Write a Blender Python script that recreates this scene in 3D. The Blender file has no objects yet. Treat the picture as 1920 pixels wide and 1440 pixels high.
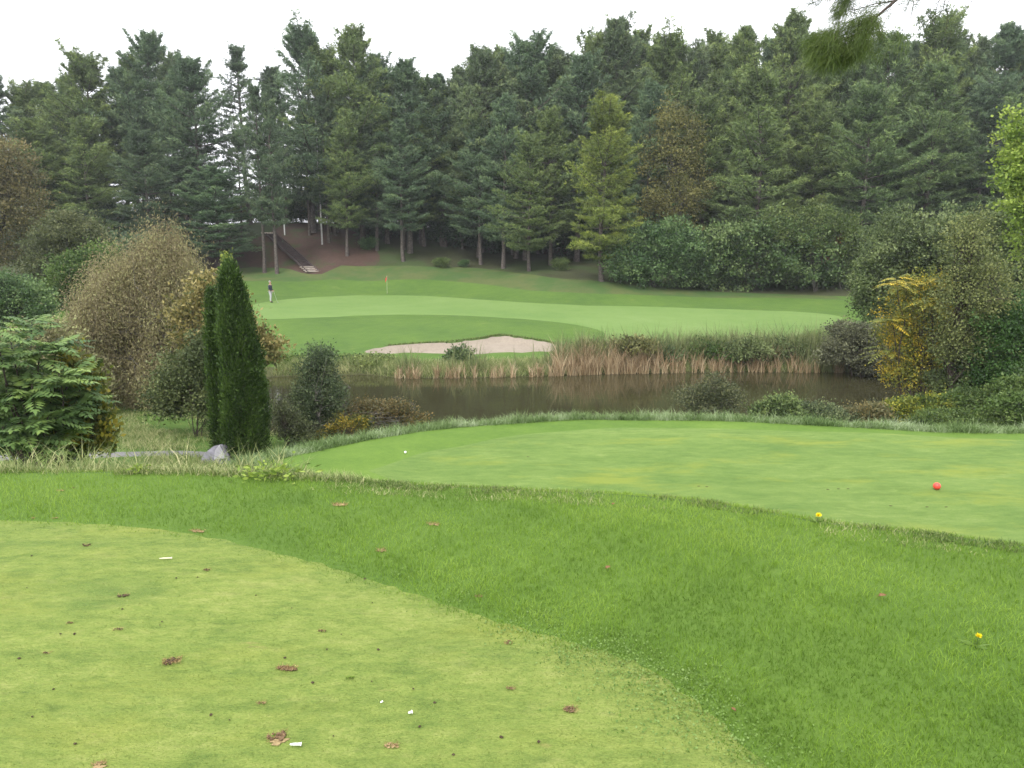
import bpy, bmesh, math, random
import numpy as np
from mathutils import Vector, Matrix
from mathutils.geometry import delaunay_2d_cdt

# ------------------------------------------------------------------ basics
SC = bpy.context.scene
COL = SC.collection
R = math.radians
FPX = 1450.0
TH = math.atan(270.0 / FPX)
CAM = np.array([0.0, 0.0, 1.6])
WATER = -5.0


def ray(px, py):
    r = (px - 960.0) / FPX
    u = (720.0 - py) / FPX
    return np.array([r, math.cos(TH) + u * math.sin(TH), -math.sin(TH) + u * math.cos(TH)])


def on_plane(px, py, z):
    d = ray(px, py)
    t = (z - CAM[2]) / d[2]
    return CAM + d * t


def at_dist(px, py, Y):
    d = ray(px, py)
    return CAM + d * (Y / d[1])


def link(o, parent=None):
    COL.objects.link(o)
    if parent is not None:
        o.parent = parent
    return o


def tag(o, label=None, cat=None, group=None, kind=None):
    if label: o['label'] = label
    if cat: o['category'] = cat
    if group: o['group'] = group
    if kind: o['kind'] = kind
    return o


def thing(name, label, cat, loc=(0, 0, 0), group=None, rz=0.0):
    o = bpy.data.objects.new(name, None)
    o.empty_display_size = 0.2
    o.location = Vector([float(a) for a in loc])
    o.rotation_euler = (0, 0, rz)
    link(o)
    return tag(o, label, cat, group)


def np_mesh(name, V, F, mat, tint=None, smooth=False):
    """V (n,3), F (m,k) all faces with the same corner count"""
    V = np.asarray(V, dtype=np.float32)
    F = np.asarray(F, dtype=np.int32)
    me = bpy.data.meshes.new(name)
    m, k = F.shape
    me.vertices.add(len(V))
    me.vertices.foreach_set('co', V.ravel())
    me.loops.add(m * k)
    me.loops.foreach_set('vertex_index', F.ravel())
    me.polygons.add(m)
    me.polygons.foreach_set('loop_start', np.arange(0, m * k, k, dtype=np.int32))
    me.polygons.foreach_set('loop_total', np.full(m, k, dtype=np.int32))
    if smooth:
        me.polygons.foreach_set('use_smooth', np.ones(m, dtype=bool))
    if tint is not None:
        a = me.attributes.new('tint', 'FLOAT', 'POINT')
        a.data.foreach_set('value', np.asarray(tint, dtype=np.float32))
    me.update(calc_edges=True)
    me.materials.append(mat)
    return me


def obj(name, me, parent=None):
    return link(bpy.data.objects.new(name, me), parent)


# ------------------------------------------------------------------ materials
def new_mat(name):
    m = bpy.data.materials.new(name)
    m.use_nodes = True
    nt = m.node_tree
    nt.nodes.clear()
    return m, nt, nt.nodes, nt.links


def ramp_node(N, cols, pos=None):
    r = N.new('ShaderNodeValToRGB')
    cr = r.color_ramp
    n = len(cols)
    for i, c in enumerate(cols):
        p = pos[i] if pos else i / (n - 1)
        if i < 2:
            e = cr.elements[i]
            e.position = p
        else:
            e = cr.elements.new(p)
        e.color = (c[0], c[1], c[2], 1)
    return r


def math_node(N, L, op, a, b=None):
    n = N.new('ShaderNodeMath')
    n.operation = op
    for i, v in enumerate((a, b)):
        if v is None: continue
        if isinstance(v, (int, float)):
            n.inputs[i].default_value = v
        else:
            L.new(v, n.inputs[i])
    return n.outputs[0]


def leaf_mat(name, cols, trans=0.35, rough=0.6, var=0.5, nscale=0.6, spec=0.25, pos=None):
    m, nt, N, L = new_mat(name)
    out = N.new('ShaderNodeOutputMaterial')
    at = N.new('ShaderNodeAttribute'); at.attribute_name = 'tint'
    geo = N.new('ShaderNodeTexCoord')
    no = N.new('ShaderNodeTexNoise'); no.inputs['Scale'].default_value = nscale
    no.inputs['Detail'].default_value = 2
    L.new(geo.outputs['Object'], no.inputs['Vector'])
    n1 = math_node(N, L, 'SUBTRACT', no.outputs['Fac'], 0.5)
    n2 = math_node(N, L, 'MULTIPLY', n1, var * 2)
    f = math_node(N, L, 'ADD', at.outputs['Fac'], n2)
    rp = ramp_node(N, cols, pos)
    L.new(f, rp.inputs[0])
    oi = N.new('ShaderNodeObjectInfo')
    mx = N.new('ShaderNodeMix'); mx.data_type = 'RGBA'; mx.blend_type = 'MULTIPLY'
    mx.inputs[0].default_value = 1
    L.new(rp.outputs[0], mx.inputs[6]); L.new(oi.outputs['Color'], mx.inputs[7])
    b = N.new('ShaderNodeBsdfPrincipled')
    b.inputs['Roughness'].default_value = rough
    b.inputs['Specular IOR Level'].default_value = spec
    L.new(mx.outputs[2], b.inputs['Base Color'])
    t = N.new('ShaderNodeBsdfTranslucent')
    L.new(mx.outputs[2], t.inputs['Color'])
    ms = N.new('ShaderNodeMixShader'); ms.inputs[0].default_value = trans
    L.new(b.outputs[0], ms.inputs[1]); L.new(t.outputs[0], ms.inputs[2])
    L.new(ms.outputs[0], out.inputs[0])
    return m


def ground_mat(name, cols, scales=(0.35, 2.2, 14, 70), weights=(.35, .25, .2, .2), bump=0.3, bscale=60,
               bdist=0.02, rough=0.85, pos=None, stretch=(1, 1, 1), patch=None, contrast=2.2, spec=0.15, bump2=None):
    m, nt, N, L = new_mat(name)
    out = N.new('ShaderNodeOutputMaterial')
    geo = N.new('ShaderNodeNewGeometry')
    mp = N.new('ShaderNodeMapping'); mp.inputs['Scale'].default_value = stretch
    L.new(geo.outputs['Position'], mp.inputs[0])
    acc = None
    for i, (s, w) in enumerate(zip(scales, weights)):
        no = N.new('ShaderNodeTexNoise')
        no.inputs['Scale'].default_value = s
        no.inputs['Detail'].default_value = 4
        no.inputs['Roughness'].default_value = 0.6
        L.new(mp.outputs[0], no.inputs['Vector'])
        v = math_node(N, L, 'MULTIPLY', math_node(N, L, 'SUBTRACT', no.outputs['Fac'], 0.5), w * contrast)
        acc = v if acc is None else math_node(N, L, 'ADD', acc, v)
    f = math_node(N, L, 'ADD', acc, 0.5)
    rp = ramp_node(N, cols, pos)
    L.new(f, rp.inputs[0])
    colr = rp.outputs[0]
    for (pc, ps, plo, phi, pst) in (patch or []):
        no = N.new('ShaderNodeTexNoise')
        no.inputs['Scale'].default_value = ps
        no.inputs['Detail'].default_value = 5
        no.inputs['Roughness'].default_value = 0.65
        mo = N.new('ShaderNodeMapping'); mo.inputs['Location'].default_value = (ps * 7.3, pc[0] * 91, 3.1)
        L.new(mp.outputs[0], mo.inputs[0]); L.new(mo.outputs[0], no.inputs['Vector'])
        mr = N.new('ShaderNodeMapRange')
        mr.inputs[1].default_value = plo; mr.inputs[2].default_value = phi
        mr.inputs[3].default_value = 0; mr.inputs[4].default_value = pst
        L.new(no.outputs['Fac'], mr.inputs[0])
        mx = N.new('ShaderNodeMix'); mx.data_type = 'RGBA'
        L.new(mr.outputs[0], mx.inputs[0]); L.new(colr, mx.inputs[6])
        mx.inputs[7].default_value = (pc[0], pc[1], pc[2], 1)
        colr = mx.outputs[2]
    b = N.new('ShaderNodeBsdfPrincipled')
    b.inputs['Roughness'].default_value = rough
    b.inputs['Specular IOR Level'].default_value = spec
    L.new(colr, b.inputs['Base Color'])
    bn = N.new('ShaderNodeTexNoise'); bn.inputs['Scale'].default_value = bscale
    bn.inputs['Detail'].default_value = 6; bn.inputs['Roughness'].default_value = 0.7
    L.new(mp.outputs[0], bn.inputs['Vector'])
    h = bn.outputs['Fac']
    if bump2:
        b2 = N.new('ShaderNodeTexNoise'); b2.inputs['Scale'].default_value = bump2[0]
        b2.inputs['Detail'].default_value = 3
        L.new(mp.outputs[0], b2.inputs['Vector'])
        h = math_node(N, L, 'ADD', h, math_node(N, L, 'MULTIPLY', b2.outputs['Fac'], bump2[1]))
    bp = N.new('ShaderNodeBump'); bp.inputs['Strength'].default_value = bump
    bp.inputs['Distance'].default_value = bdist
    L.new(h, bp.inputs['Height'])
    L.new(bp.outputs[0], b.inputs['Normal'])
    L.new(b.outputs[0], out.inputs[0])
    return m


def plain_mat(name, col, rough=0.6, spec=0.3, nscale=12, var=0.25, bump=0.1, metal=0.0):
    m, nt, N, L = new_mat(name)
    out = N.new('ShaderNodeOutputMaterial')
    tc = N.new('ShaderNodeTexCoord')
    no = N.new('ShaderNodeTexNoise'); no.inputs['Scale'].default_value = nscale; no.inputs['Detail'].default_value = 5
    L.new(tc.outputs['Object'], no.inputs['Vector'])
    lo = [c * (1 - var) for c in col]; hi = [min(1, c * (1 + var)) for c in col]
    rp = ramp_node(N, [lo, hi], [0.3, 0.7]); L.new(no.outputs['Fac'], rp.inputs[0])
    b = N.new('ShaderNodeBsdfPrincipled')
    b.inputs['Roughness'].default_value = rough
    b.inputs['Specular IOR Level'].default_value = spec
    b.inputs['Metallic'].default_value = metal
    L.new(rp.outputs[0], b.inputs['Base Color'])
    bp = N.new('ShaderNodeBump'); bp.inputs['Strength'].default_value = bump; bp.inputs['Distance'].default_value = 0.02
    L.new(no.outputs['Fac'], bp.inputs['Height']); L.new(bp.outputs[0], b.inputs['Normal'])
    L.new(b.outputs[0], out.inputs[0])
    return m


def water_mat():
    m, nt, N, L = new_mat('pond_water')
    out = N.new('ShaderNodeOutputMaterial')
    geo = N.new('ShaderNodeNewGeometry')
    mp = N.new('ShaderNodeMapping'); mp.inputs['Scale'].default_value = (1.0, 2.2, 1)
    L.new(geo.outputs['Position'], mp.inputs[0])
    no = N.new('ShaderNodeTexNoise'); no.inputs['Scale'].default_value = 1.6; no.inputs['Detail'].default_value = 4
    L.new(mp.outputs[0], no.inputs['Vector'])
    b = N.new('ShaderNodeBsdfPrincipled')
    b.inputs['Base Color'].default_value = WATER_COL
    b.inputs['Roughness'].default_value = 0.03
    b.inputs['IOR'].default_value = 1.333
    bp = N.new('ShaderNodeBump'); bp.inputs['Strength'].default_value = 0.05; bp.inputs['Distance'].default_value = 0.05
    L.new(no.outputs['Fac'], bp.inputs['Height']); L.new(bp.outputs[0], b.inputs['Normal'])
    L.new(b.outputs[0], out.inputs[0])
    return m


WATER_COL = (0.034, 0.032, 0.015, 1)

# ------------------------------------------------------------------ terrain
def plan_dist(P, poly, closed=True):
    """unsigned distance to polyline + inside mask, vectorised"""
    P = np.atleast_2d(P)
    A = np.asarray(poly)[:, :2]
    B = np.roll(A, -1, axis=0) if closed else A[1:]
    if not closed: A = A[:-1]
    best = np.full(len(P), 1e9)
    ins = np.zeros(len(P), bool)
    for a, b in zip(A, B):
        ab = b - a
        t = np.clip(((P - a) @ ab) / max(ab @ ab, 1e-9), 0, 1)
        d = np.hypot(P[:, 0] - a[0] - t * ab[0], P[:, 1] - a[1] - t * ab[1])
        best = np.minimum(best, d)
        if closed:
            c = (a[1] > P[:, 1]) != (b[1] > P[:, 1])
            with np.errstate(divide='ignore', invalid='ignore'):
                xi = (b[0] - a[0]) * (P[:, 1] - a[1]) / (b[1] - a[1]) + a[0]
            ins ^= c & (P[:, 0] < xi)
    return best, ins


def smax(a, b, k):
    return 0.5 * (a + b + np.sqrt((a - b) ** 2 + k * k))


def sstep(x, a, b):
    t = np.clip((x - a) / (b - a), 0, 1)
    return t * t * (3 - 2 * t)


def P2(pts, z):
    return [on_plane(x, y, z)[:2] for x, y in pts]


CREST_PX = [(0, 868), (200, 870), (400, 878), (520, 885), (640, 890), (760, 894), (900, 901), (1000, 905), (1150, 912),
            (1300, 925), (1400, 940), (1500, 957), (1600, 970), (1700, 978), (1800, 987), (1920, 1003)]
UP_POLY = np.array([(-30, 4.6), (-12, 5.5)] + P2(CREST_PX, 0.0) + [(4.5, 3.2), (7, 2.2), (12, 1.8), (30, 1.0), (30, -40), (-30, -40)])
LIP_PX = [(500, 868), (540, 856), (600, 844), (700, 824), (800, 809), (900, 798), (1000, 792), (1100, 788), (1200, 787),
          (1300, 789), (1400, 792), (1600, 802), (1750, 809), (1920, 814)]
LOW_POLY = np.array([(-3.2, 9.0)] + P2(LIP_PX, -2.2) + [(13, 15), (20, 14), (24, 9), (20, 2)])
FAR_SHORE_PX = [(440, 706), (520, 706), (600, 704), (680, 702), (740, 708), (800, 709), (870, 708), (960, 707), (1050, 704),
                (1130, 701), (1250, 699), (1400, 697), (1500, 698), (1580, 698), (1660, 700), (1720, 712)]
FAR_SHORE = P2(FAR_SHORE_PX, WATER)
POND = np.array(FAR_SHORE + [(18.5, 32), (16, 28.5), (13, 26.5), (9, 25.8), (5, 25.2), (0, 25), (-4, 24.2), (-7.2, 23.4), (-8.6, 24.5),
                             (-10, 28), (-13, 33)])

ctrl = []


def C(px, py, z):
    p = on_plane(px, py, z); ctrl.append((p[0], p[1], z))


for a in [(300, 850, -3.6), (405, 858, -3.6), (460, 864, -3.6), (250, 800, -3.9), (380, 800, -4.1), (100, 862, -3.3),
          (520, 680, -4.7), (700, 664, -4.5), (1055, 658, -4.5), (870, 665, -4.6), (935, 634, -4.0), (780, 640, -4.15),
          (520, 592, -3.65), (800, 588, -3.6), (1000, 600, -3.7), (1200, 615, -3.95), (1400, 634, -4.2), (1560, 605, -4.0),
          (508, 568, -3.5), (600, 555, -3.35), (700, 550, -3.3), (900, 556, -3.4), (1100, 570, -3.6), (1300, 578, -3.7), (1500, 583, -3.8), (1600, 584, -3.8),
          (430, 512, -1.7), (500, 510, -1.75), (600, 512, -1.7), (700, 500, -1.15), (760, 498, -1.0), (900, 500, -1.2), (990, 512, -1.5),
          (1120, 522, -1.8), (1300, 540, -2.8), (1580, 549, -3.0),
          (600, 530, -2.5), (760, 522, -2.1), (1100, 545, -2.7), (1400, 563, -3.4), (505, 535, -2.6)]:
    C(*a)
for a in [(-27.3, 88, 2.4), (-24, 86, 0.9), (-21.8, 83, -.1), (-17, 92, 3.0), (-10, 95, 2.3), (-32, 92, 3.4), (-27, 96, 3.6), (0, 97, 1.2), (14, 97, 0.6), (30, 97, 0.2),
          (-45, 92, 2.5), (-60, 80, 1), (-45, 70, -1.6), (-32, 60, -2.6), (-30, 45, -3.2), (-20, 34, -4), (-15, 20, -3.5), (-22, 22, -3.2), (-14, 14, -2.9), (-40, 20, -2.5),
          (25, 45, -4.1), (22, 30, -4.2), (18, 22, -4.0), (10, 21, -4.4), (2, 22, -4.5), (-3, 20, -4.3), (34, 65, -3), (42, 52, -3), (60, 80, -1), (40, 25, -3.5), (60, 40, -2),
          (30, 120, 1.5), (-30, 120, 3.6), (0, 120, 2.5), (0, 145, 2.5), (70, 120, 1.5), (-80, 120, 2.5), (-90, 50, -1), (100, 60, 0), (60, 0, -3), (-60, 0, -2), (0, -20, -2)]:
    ctrl.append(a)
CT = np.array(ctrl, float)


def _tps_fit(C_):
    n = len(C_)
    d = np.hypot(C_[:, None, 0] - C_[None, :, 0], C_[:, None, 1] - C_[None, :, 1])
    K = d + 0.0  # linear kernel: no overshoot
    K[np.arange(n), np.arange(n)] += -0.25
    A = np.zeros((n + 1, n + 1)); A[:n, :n] = -K; A[:n, n] = 1; A[n, :n] = 1
    w = np.linalg.solve(A, np.concatenate([C_[:, 2], [0]]))
    return w


TW = _tps_fit(CT)


def base_h(x, y):
    out = np.empty(len(x))
    for i in range(0, len(x), 20000):
        xs = x[i:i + 20000]; ys = y[i:i + 20000]
        d = np.sqrt((xs[:, None] - CT[None, :, 0]) ** 2 + (ys[:, None] - CT[None, :, 1]) ** 2 + 1.2)
        out[i:i + 20000] = -(d @ TW[:-1]) + TW[-1]
    return out


BUNKER = None


def height(x, y):
    x = np.atleast_1d(np.asarray(x, float)); y = np.atleast_1d(np.asarray(y, float))
    P = np.stack([x, y], 1)
    far = np.hypot(x, y - 40)
    b = base_h(x, y)
    b = b * (1 - sstep(far, 110, 220)) + 1.0 * sstep(far, 110, 220)
    dp, ip = plan_dist(P, POND)
    b = np.where(ip, b, np.maximum(b, WATER + 0.10 + 0.0 * dp))
    b = np.where(ip, b, WATER + (b - WATER) * sstep(dp, 0, 0.9) * 1.0 + 0.0)
    b = np.where(ip, WATER - np.minimum(1.0, 0.6 * dp), b)
    if BUNKER is not None:
        db, ib = plan_dist(P, BUNKER)
        b = np.where(ib, b - 0.28 * sstep(db, 0, 0.35), b + 0.05 * np.exp(-(db / 0.5) ** 2))
    d1, i1 = plan_dist(P, LOW_POLY)
    low = np.where(i1, 0, -0.44 * (np.sqrt(d1 * d1 + .09) - .3)) - 2.2
    d2, i2 = plan_dist(P, UP_POLY)
    up = np.where(i2, -0.06 * np.exp(-(d2 / 0.5) ** 2), -0.06 - 0.50 * (np.sqrt(d2 * d2 + .01) - .1))
    # gentle undulation of the near turf
    und = 0.010 * np.sin(x * 2.1 + 1.3 * np.sin(y * 1.1)) + 0.008 * np.sin(y * 3.1 + x * 1.7)
    g = smax(b, low, 0.12)
    g = np.where(ip, b, g)
    g = smax(g, up, 0.08)
    return g + np.where(far < 110, und * (1 - ip), 0)


def hz(x, y):
    return float(height([x], [y])[0])


def hits(pts):
    """first intersection of the view rays of the given photo points with the terrain"""
    out = []
    for px, py in pts:
        d = ray(px, py)
        t = np.concatenate([np.arange(1.5, 20, .05), np.arange(20, 140, .2)])
        X = CAM[0] + d[0] * t; Y = CAM[1] + d[1] * t; Z = CAM[2] + d[2] * t
        h = height(X, Y)
        k = np.where(Z < h)[0]
        if len(k) == 0:
            out.append((X[-1], Y[-1], h[-1])); continue
        k = k[0]
        a = max(k - 1, 0)
        da = Z[a] - h[a]; db = h[k] - Z[k]
        s = da / (da + db) if k != a else 0
        x = X[a] + (X[k] - X[a]) * s; y = Y[a] + (Y[k] - Y[a]) * s
        out.append((x, y, float(height([x], [y])[0])))
    return np.array(out)


def smooth_poly(p, closed=True, n=4):
    """Catmull-Rom through the given plan points"""
    p = np.asarray(p)[:, :2]
    m = len(p); out = []
    rng_ = range(m) if closed else range(m - 1)
    for i in rng_:
        if closed:
            p0, p1, p2, p3 = p[(i - 1) % m], p[i], p[(i + 1) % m], p[(i + 2) % m]
        else:
            p0, p1, p2, p3 = p[max(i - 1, 0)], p[i], p[i + 1], p[min(i + 2, m - 1)]
        for k in range(n):
            t = k / n
            out.append(0.5 * ((2 * p1) + (-p0 + p2) * t + (2 * p0 - 5 * p1 + 4 * p2 - p3) * t * t + (-p0 + 3 * p1 - 3 * p2 + p3) * t ** 3))
    if not closed: out.append(p[-1])
    return np.array(out)


BUNK_PX = [(684, 660), (730, 650), (800, 645), (860, 642), (905, 636), (938, 631), (975, 635), (1020, 642), (1060, 653), (1040, 658),
           (1000, 661), (900, 664), (780, 663), (710, 663)]
_b = smooth_poly(hits(BUNK_PX), True, 4)
BUNKER = _b

UP_TEE_PX = [(0, 975), (130, 980), (270, 992), (390, 1010), (500, 1034), (600, 1056), (680, 1080), (760, 1104), (850, 1135), (960, 1172),
             (1060, 1203), (1150, 1232), (1220, 1262), (1290, 1312), (1350, 1362), (1430, 1440)]
_u = smooth_poly(P2(UP_TEE_PX, 0), False, 4)
# wobble the mown edge
UP_TEE = np.array([(-6, 4.9)] + [tuple(q) for q in _u] + [(1.05, 1.2), (1.35, -0.5), (1.5, -4), (-6, -4)])
_r = np.random.default_rng(2)
_k = np.arange(len(UP_TEE)); UP_TEE[2:-4] += (np.stack([np.sin(_k * 1.9), np.sin(_k * 2.7 + 1)], 1) * .012)[2:-4]
LOW_TEE_PX = [(690, 884), (735, 868), (790, 850), (860, 836), (930, 822), (1000, 813), (1100, 806), (1200, 802), (1400, 805), (1600, 812), (1750, 817), (1920, 826)]
_l = smooth_poly(P2(LOW_TEE_PX, -2.2), False, 4)
LOW_TEE = np.array([tuple(q) for q in _l] + [(12, 13.5), (16, 12.8), (16, 8.6), (8, 8.6), (4, 9.2), (0, 10.5), (-1.2, 11.2)])
GREEN_PX = [(440, 590), (480, 570), (540, 561), (620, 556), (700, 554), (850, 558), (980, 567), (1100, 573), (1300, 578), (1450, 583), (1530, 587), (1578, 594),
            (1565, 606), (1530, 618), (1480, 632), (1400, 646), (1300, 654), (1200, 656), (1120, 660), (1075, 655), (1135, 634), (1120, 618), (1060, 606), (980, 598), (850, 591),
            (700, 591), (600, 595), (500, 598)]
GREEN = smooth_poly(hits(GREEN_PX), True, 3)
PATH_PX = [(-150, 872), (-20, 866), (200, 842), (300, 842), (430, 850), (500, 856)]
_pc = np.array([(-16, 15.8), (-12, 16.9), (-9.6, 18.0), (-8.2, 18.6), (-6.9, 18.3), (-5.8, 17.0), (-5.4, 15.0)])
_pc = smooth_poly(_pc, False, 4)
_dn = np.gradient(_pc, axis=0); _dn = np.stack([-_dn[:, 1], _dn[:, 0]], 1) / np.linalg.norm(_dn, axis=1)[:, None]
PATH = np.concatenate([_pc + _dn * .38, (_pc - _dn * .38)[::-1]])
FLOOR_PX = [(300, 540), (385, 520), (430, 506), (500, 499), (560, 503), (572, 512), (603, 514), (640, 497), (700, 499), (800, 500), (900, 503), (1000, 515), (1100, 525),
            (1200, 536), (1300, 545), (1450, 551), (1600, 556)]
_f = smooth_poly(hits(FLOOR_PX), False, 3)
FLOOR = np.array([tuple(q) for q in _f] + [(50, 62), (110, 70), (110, 160), (-110, 160), (-110, 70), (-50, 60)])
DRY_PX = [(395, 545), (440, 528), (500, 527), (560, 528), (620, 524), (700, 527), (800, 524), (900, 532), (1000, 545), (1100, 550), (1200, 553), (1300, 557), (1450, 558), (1585, 562)]
DRY = np.concatenate([smooth_poly(hits(DRY_PX), False, 3), _f[3:-1][::-1]])
LIT_PX = [(388, 519), (430, 506), (470, 500), (520, 502), (565, 512), (603, 514), (640, 498), (700, 499), (712, 480), (690, 455), (640, 425), (560, 418), (500, 440), (430, 455), (390, 470)]
LITTER = smooth_poly(hits(LIT_PX), True, 2)
LITTER[:, 1] += .05
_t = np.roll(POND, -1, 0) - np.roll(POND, 1, 0); _t /= np.linalg.norm(_t, axis=1)[:, None]
_n = np.stack([-_t[:, 1], _t[:, 0]], 1)
_ca = .5 * np.sum(POND[:, 0] * np.roll(POND[:, 1], -1) - np.roll(POND[:, 0], -1) * POND[:, 1])
BANK = POND + _n * (.8 if _ca < 0 else -.8)
REGIONS = [('pond_bed', POND), ('pond_bank', BANK), ('bunker_sand', BUNKER), ('upper_tee_turf', UP_TEE), ('lower_tee_turf', LOW_TEE), ('rough_turf', UP_POLY), ('tee_surround', LOW_POLY), ('putting_green', GREEN),
           ('path', PATH), ('needle_litter', LITTER), ('forest_floor', FLOOR), ('dry_turf', DRY)]


def build_ground(mats):
    pts = []

    def grid(x0, x1, y0, y1, s, skip=None):
        xs = np.arange(x0, x1 + 1e-6, s); ys = np.arange(y0, y1 + 1e-6, s)
        g = np.stack(np.meshgrid(xs, ys), -1).reshape(-1, 2)
        if skip:
            m = ~((g[:, 0] > skip[0]) & (g[:, 0] < skip[1]) & (g[:, 1] > skip[2]) & (g[:, 1] < skip[3]))
            g = g[m]
        return g
    pts.append(grid(-6.2, 5.8, -2, 6.4, .14))
    pts.append(grid(-16, 18, -4, 26, .42, (-6.4, 6, -2.2, 6.6)))
    pts.append(grid(-40, 44, -10, 92, 1.0, (-16.4, 18.4, -4.4, 26.4)))
    pts.append(grid(-100, 110, -40, 150, 5.0, (-42, 46, -12, 94)))
    pts.append(grid(-400, 400, -350, 450, 50.0, (-104, 114, -44, 154)))
    bx0, by0 = BUNKER.min(0); bx1, by1 = BUNKER.max(0)
    g = grid(bx0, bx1, by0, by1, .35)
    d, i = plan_dist(g, BUNKER); pts.append(g[i & (d > .2)])
    # keep grid points away from region borders
    G = np.concatenate(pts)
    keep = np.ones(len(G), bool)
    loops = []
    for n_, poly in REGIONS:
        d, _ = plan_dist(G, poly)
        keep &= d > 0.05
        loops.append(poly)
    G = G[keep]
    V2 = [Vector((float(a), float(b))) for a, b in G]
    edges = []
    for poly in loops:
        s = len(V2); n = len(poly)
        for a, b in poly: V2.append(Vector((float(a), float(b))))
        edges += [(s + i, s + (i + 1) % n) for i in range(n)]
    cv, ce, cf, _, _, _ = delaunay_2d_cdt(V2, edges, [], 0, 1e-5, False)
    XY = np.array([(v.x, v.y) for v in cv])
    F = np.array([f[:3] for f in cf if len(f) == 3])
    Z = height(XY[:, 0], XY[:, 1])
    V = np.column_stack([XY, Z])
    cen = XY[F].mean(1)
    left = np.ones(len(F), bool)
    res = []
    for n_, poly in REGIONS:
        _, i = plan_dist(cen, poly)
        m = i & left
        left &= ~m
        res.append((n_, F[m]))
    res.insert(0, ('ground', F[left]))
    for n_, f in res:
        idx, inv = np.unique(f, return_inverse=True)
        me = np_mesh(n_, V[idx], inv.reshape(-1, 3), mats[n_], smooth=True)
        o = obj(n_, me)
        tag(o, kind='structure')
    # water sheet
    wp = POND.copy(); c = wp.mean(0)
    me = bpy.data.meshes.new('pond_water')
    me.from_pydata([(float(c[0] + (a - c[0]) * 1.01), float(c[1] + (b - c[1]) * 1.01), WATER) for a, b in wp], [], [list(range(len(wp)))])
    me.materials.append(mats['water'])
    tag(obj('pond_water', me), kind='structure')

# ------------------------------------------------------------------ foliage tools
def unit(v):
    return v / np.maximum(np.linalg.norm(v, axis=-1, keepdims=True), 1e-9)


def leaves(rng, P, D, length, width, tint=None, curl=0.0):
    """rhombic leaves starting at P pointing along D; returns V, F(quads), tint"""
    n = len(P)
    L_ = (length * rng.uniform(.65, 1.35, n))[:, None]
    W_ = (width * rng.uniform(.7, 1.3, n))[:, None]
    D = unit(D)
    s = unit(np.cross(D, rng.normal(size=(n, 3))))
    nrm = np.cross(D, s)
    a = P; b = P + D * L_ * .45 + s * W_ * .5 + nrm * W_ * curl; c = P + D * L_; d = P + D * L_ * .45 - s * W_ * .5 + nrm * W_ * curl
    V = np.stack([a, b, c, d], 1).reshape(-1, 3)
    F = np.arange(4 * n).reshape(n, 4)
    if tint is None: tint = rng.uniform(0, 1, n)
    return V, F, np.repeat(tint, 4)


def blades(rng, P, D, length, width, tint=None):
    """single triangles (needles, grass blades)"""
    n = len(P)
    D = unit(D)
    s = unit(np.cross(D, rng.normal(size=(n, 3))))
    L_ = length * rng.uniform(.6, 1.3, n)[:, None]
    V = np.stack([P - s * width * .5, P + s * width * .5, P + D * L_], 1).reshape(-1, 3)
    F = np.arange(3 * n).reshape(n, 3)
    if tint is None: tint = rng.uniform(0, 1, n)
    return V, F, np.repeat(tint, 3)


def merge(parts):
    Vs, Fs, Ts = [], [], []
    o = 0
    for V, F, T in parts:
        if len(V) == 0: continue
        Vs.append(V); Fs.append(F + o); Ts.append(T); o += len(V)
    return np.concatenate(Vs), np.concatenate(Fs), np.concatenate(Ts)


def tube(pts, radii, sides=6):
    pts = np.asarray(pts, float); n = len(pts)
    T = unit(np.gradient(pts, axis=0))
    ref = np.array([0.31, 0.95, 0.12])
    V = []
    for i in range(n):
        a = unit(np.cross(T[i], ref)); b = np.cross(T[i], a)
        for k in range(sides):
            an = 2 * math.pi * k / sides
            V.append(pts[i] + radii[i] * (a * math.cos(an) + b * math.sin(an)))
    F = []
    for i in range(n - 1):
        for k in range(sides):
            k2 = (k + 1) % sides
            F.append((i * sides + k, i * sides + k2, (i + 1) * sides + k2, (i + 1) * sides + k))
    F.append((0, 0, 0, 0)); F.pop()
    return np.array(V), np.array(F), np.zeros(len(V))


def bent(rng, a, b, n=5, wob=.06, sag=0.0):
    a = np.asarray(a, float); b = np.asarray(b, float)
    t = np.linspace(0, 1, n)[:, None]
    L_ = np.linalg.norm(b - a)
    p = a + (b - a) * t + rng.normal(size=(n, 3)) * wob * L_ * (t * (1 - t) * 2)
    p[:, 2] += sag * L_ * (t * (1 - t))[:, 0] * 4
    return p


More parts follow.
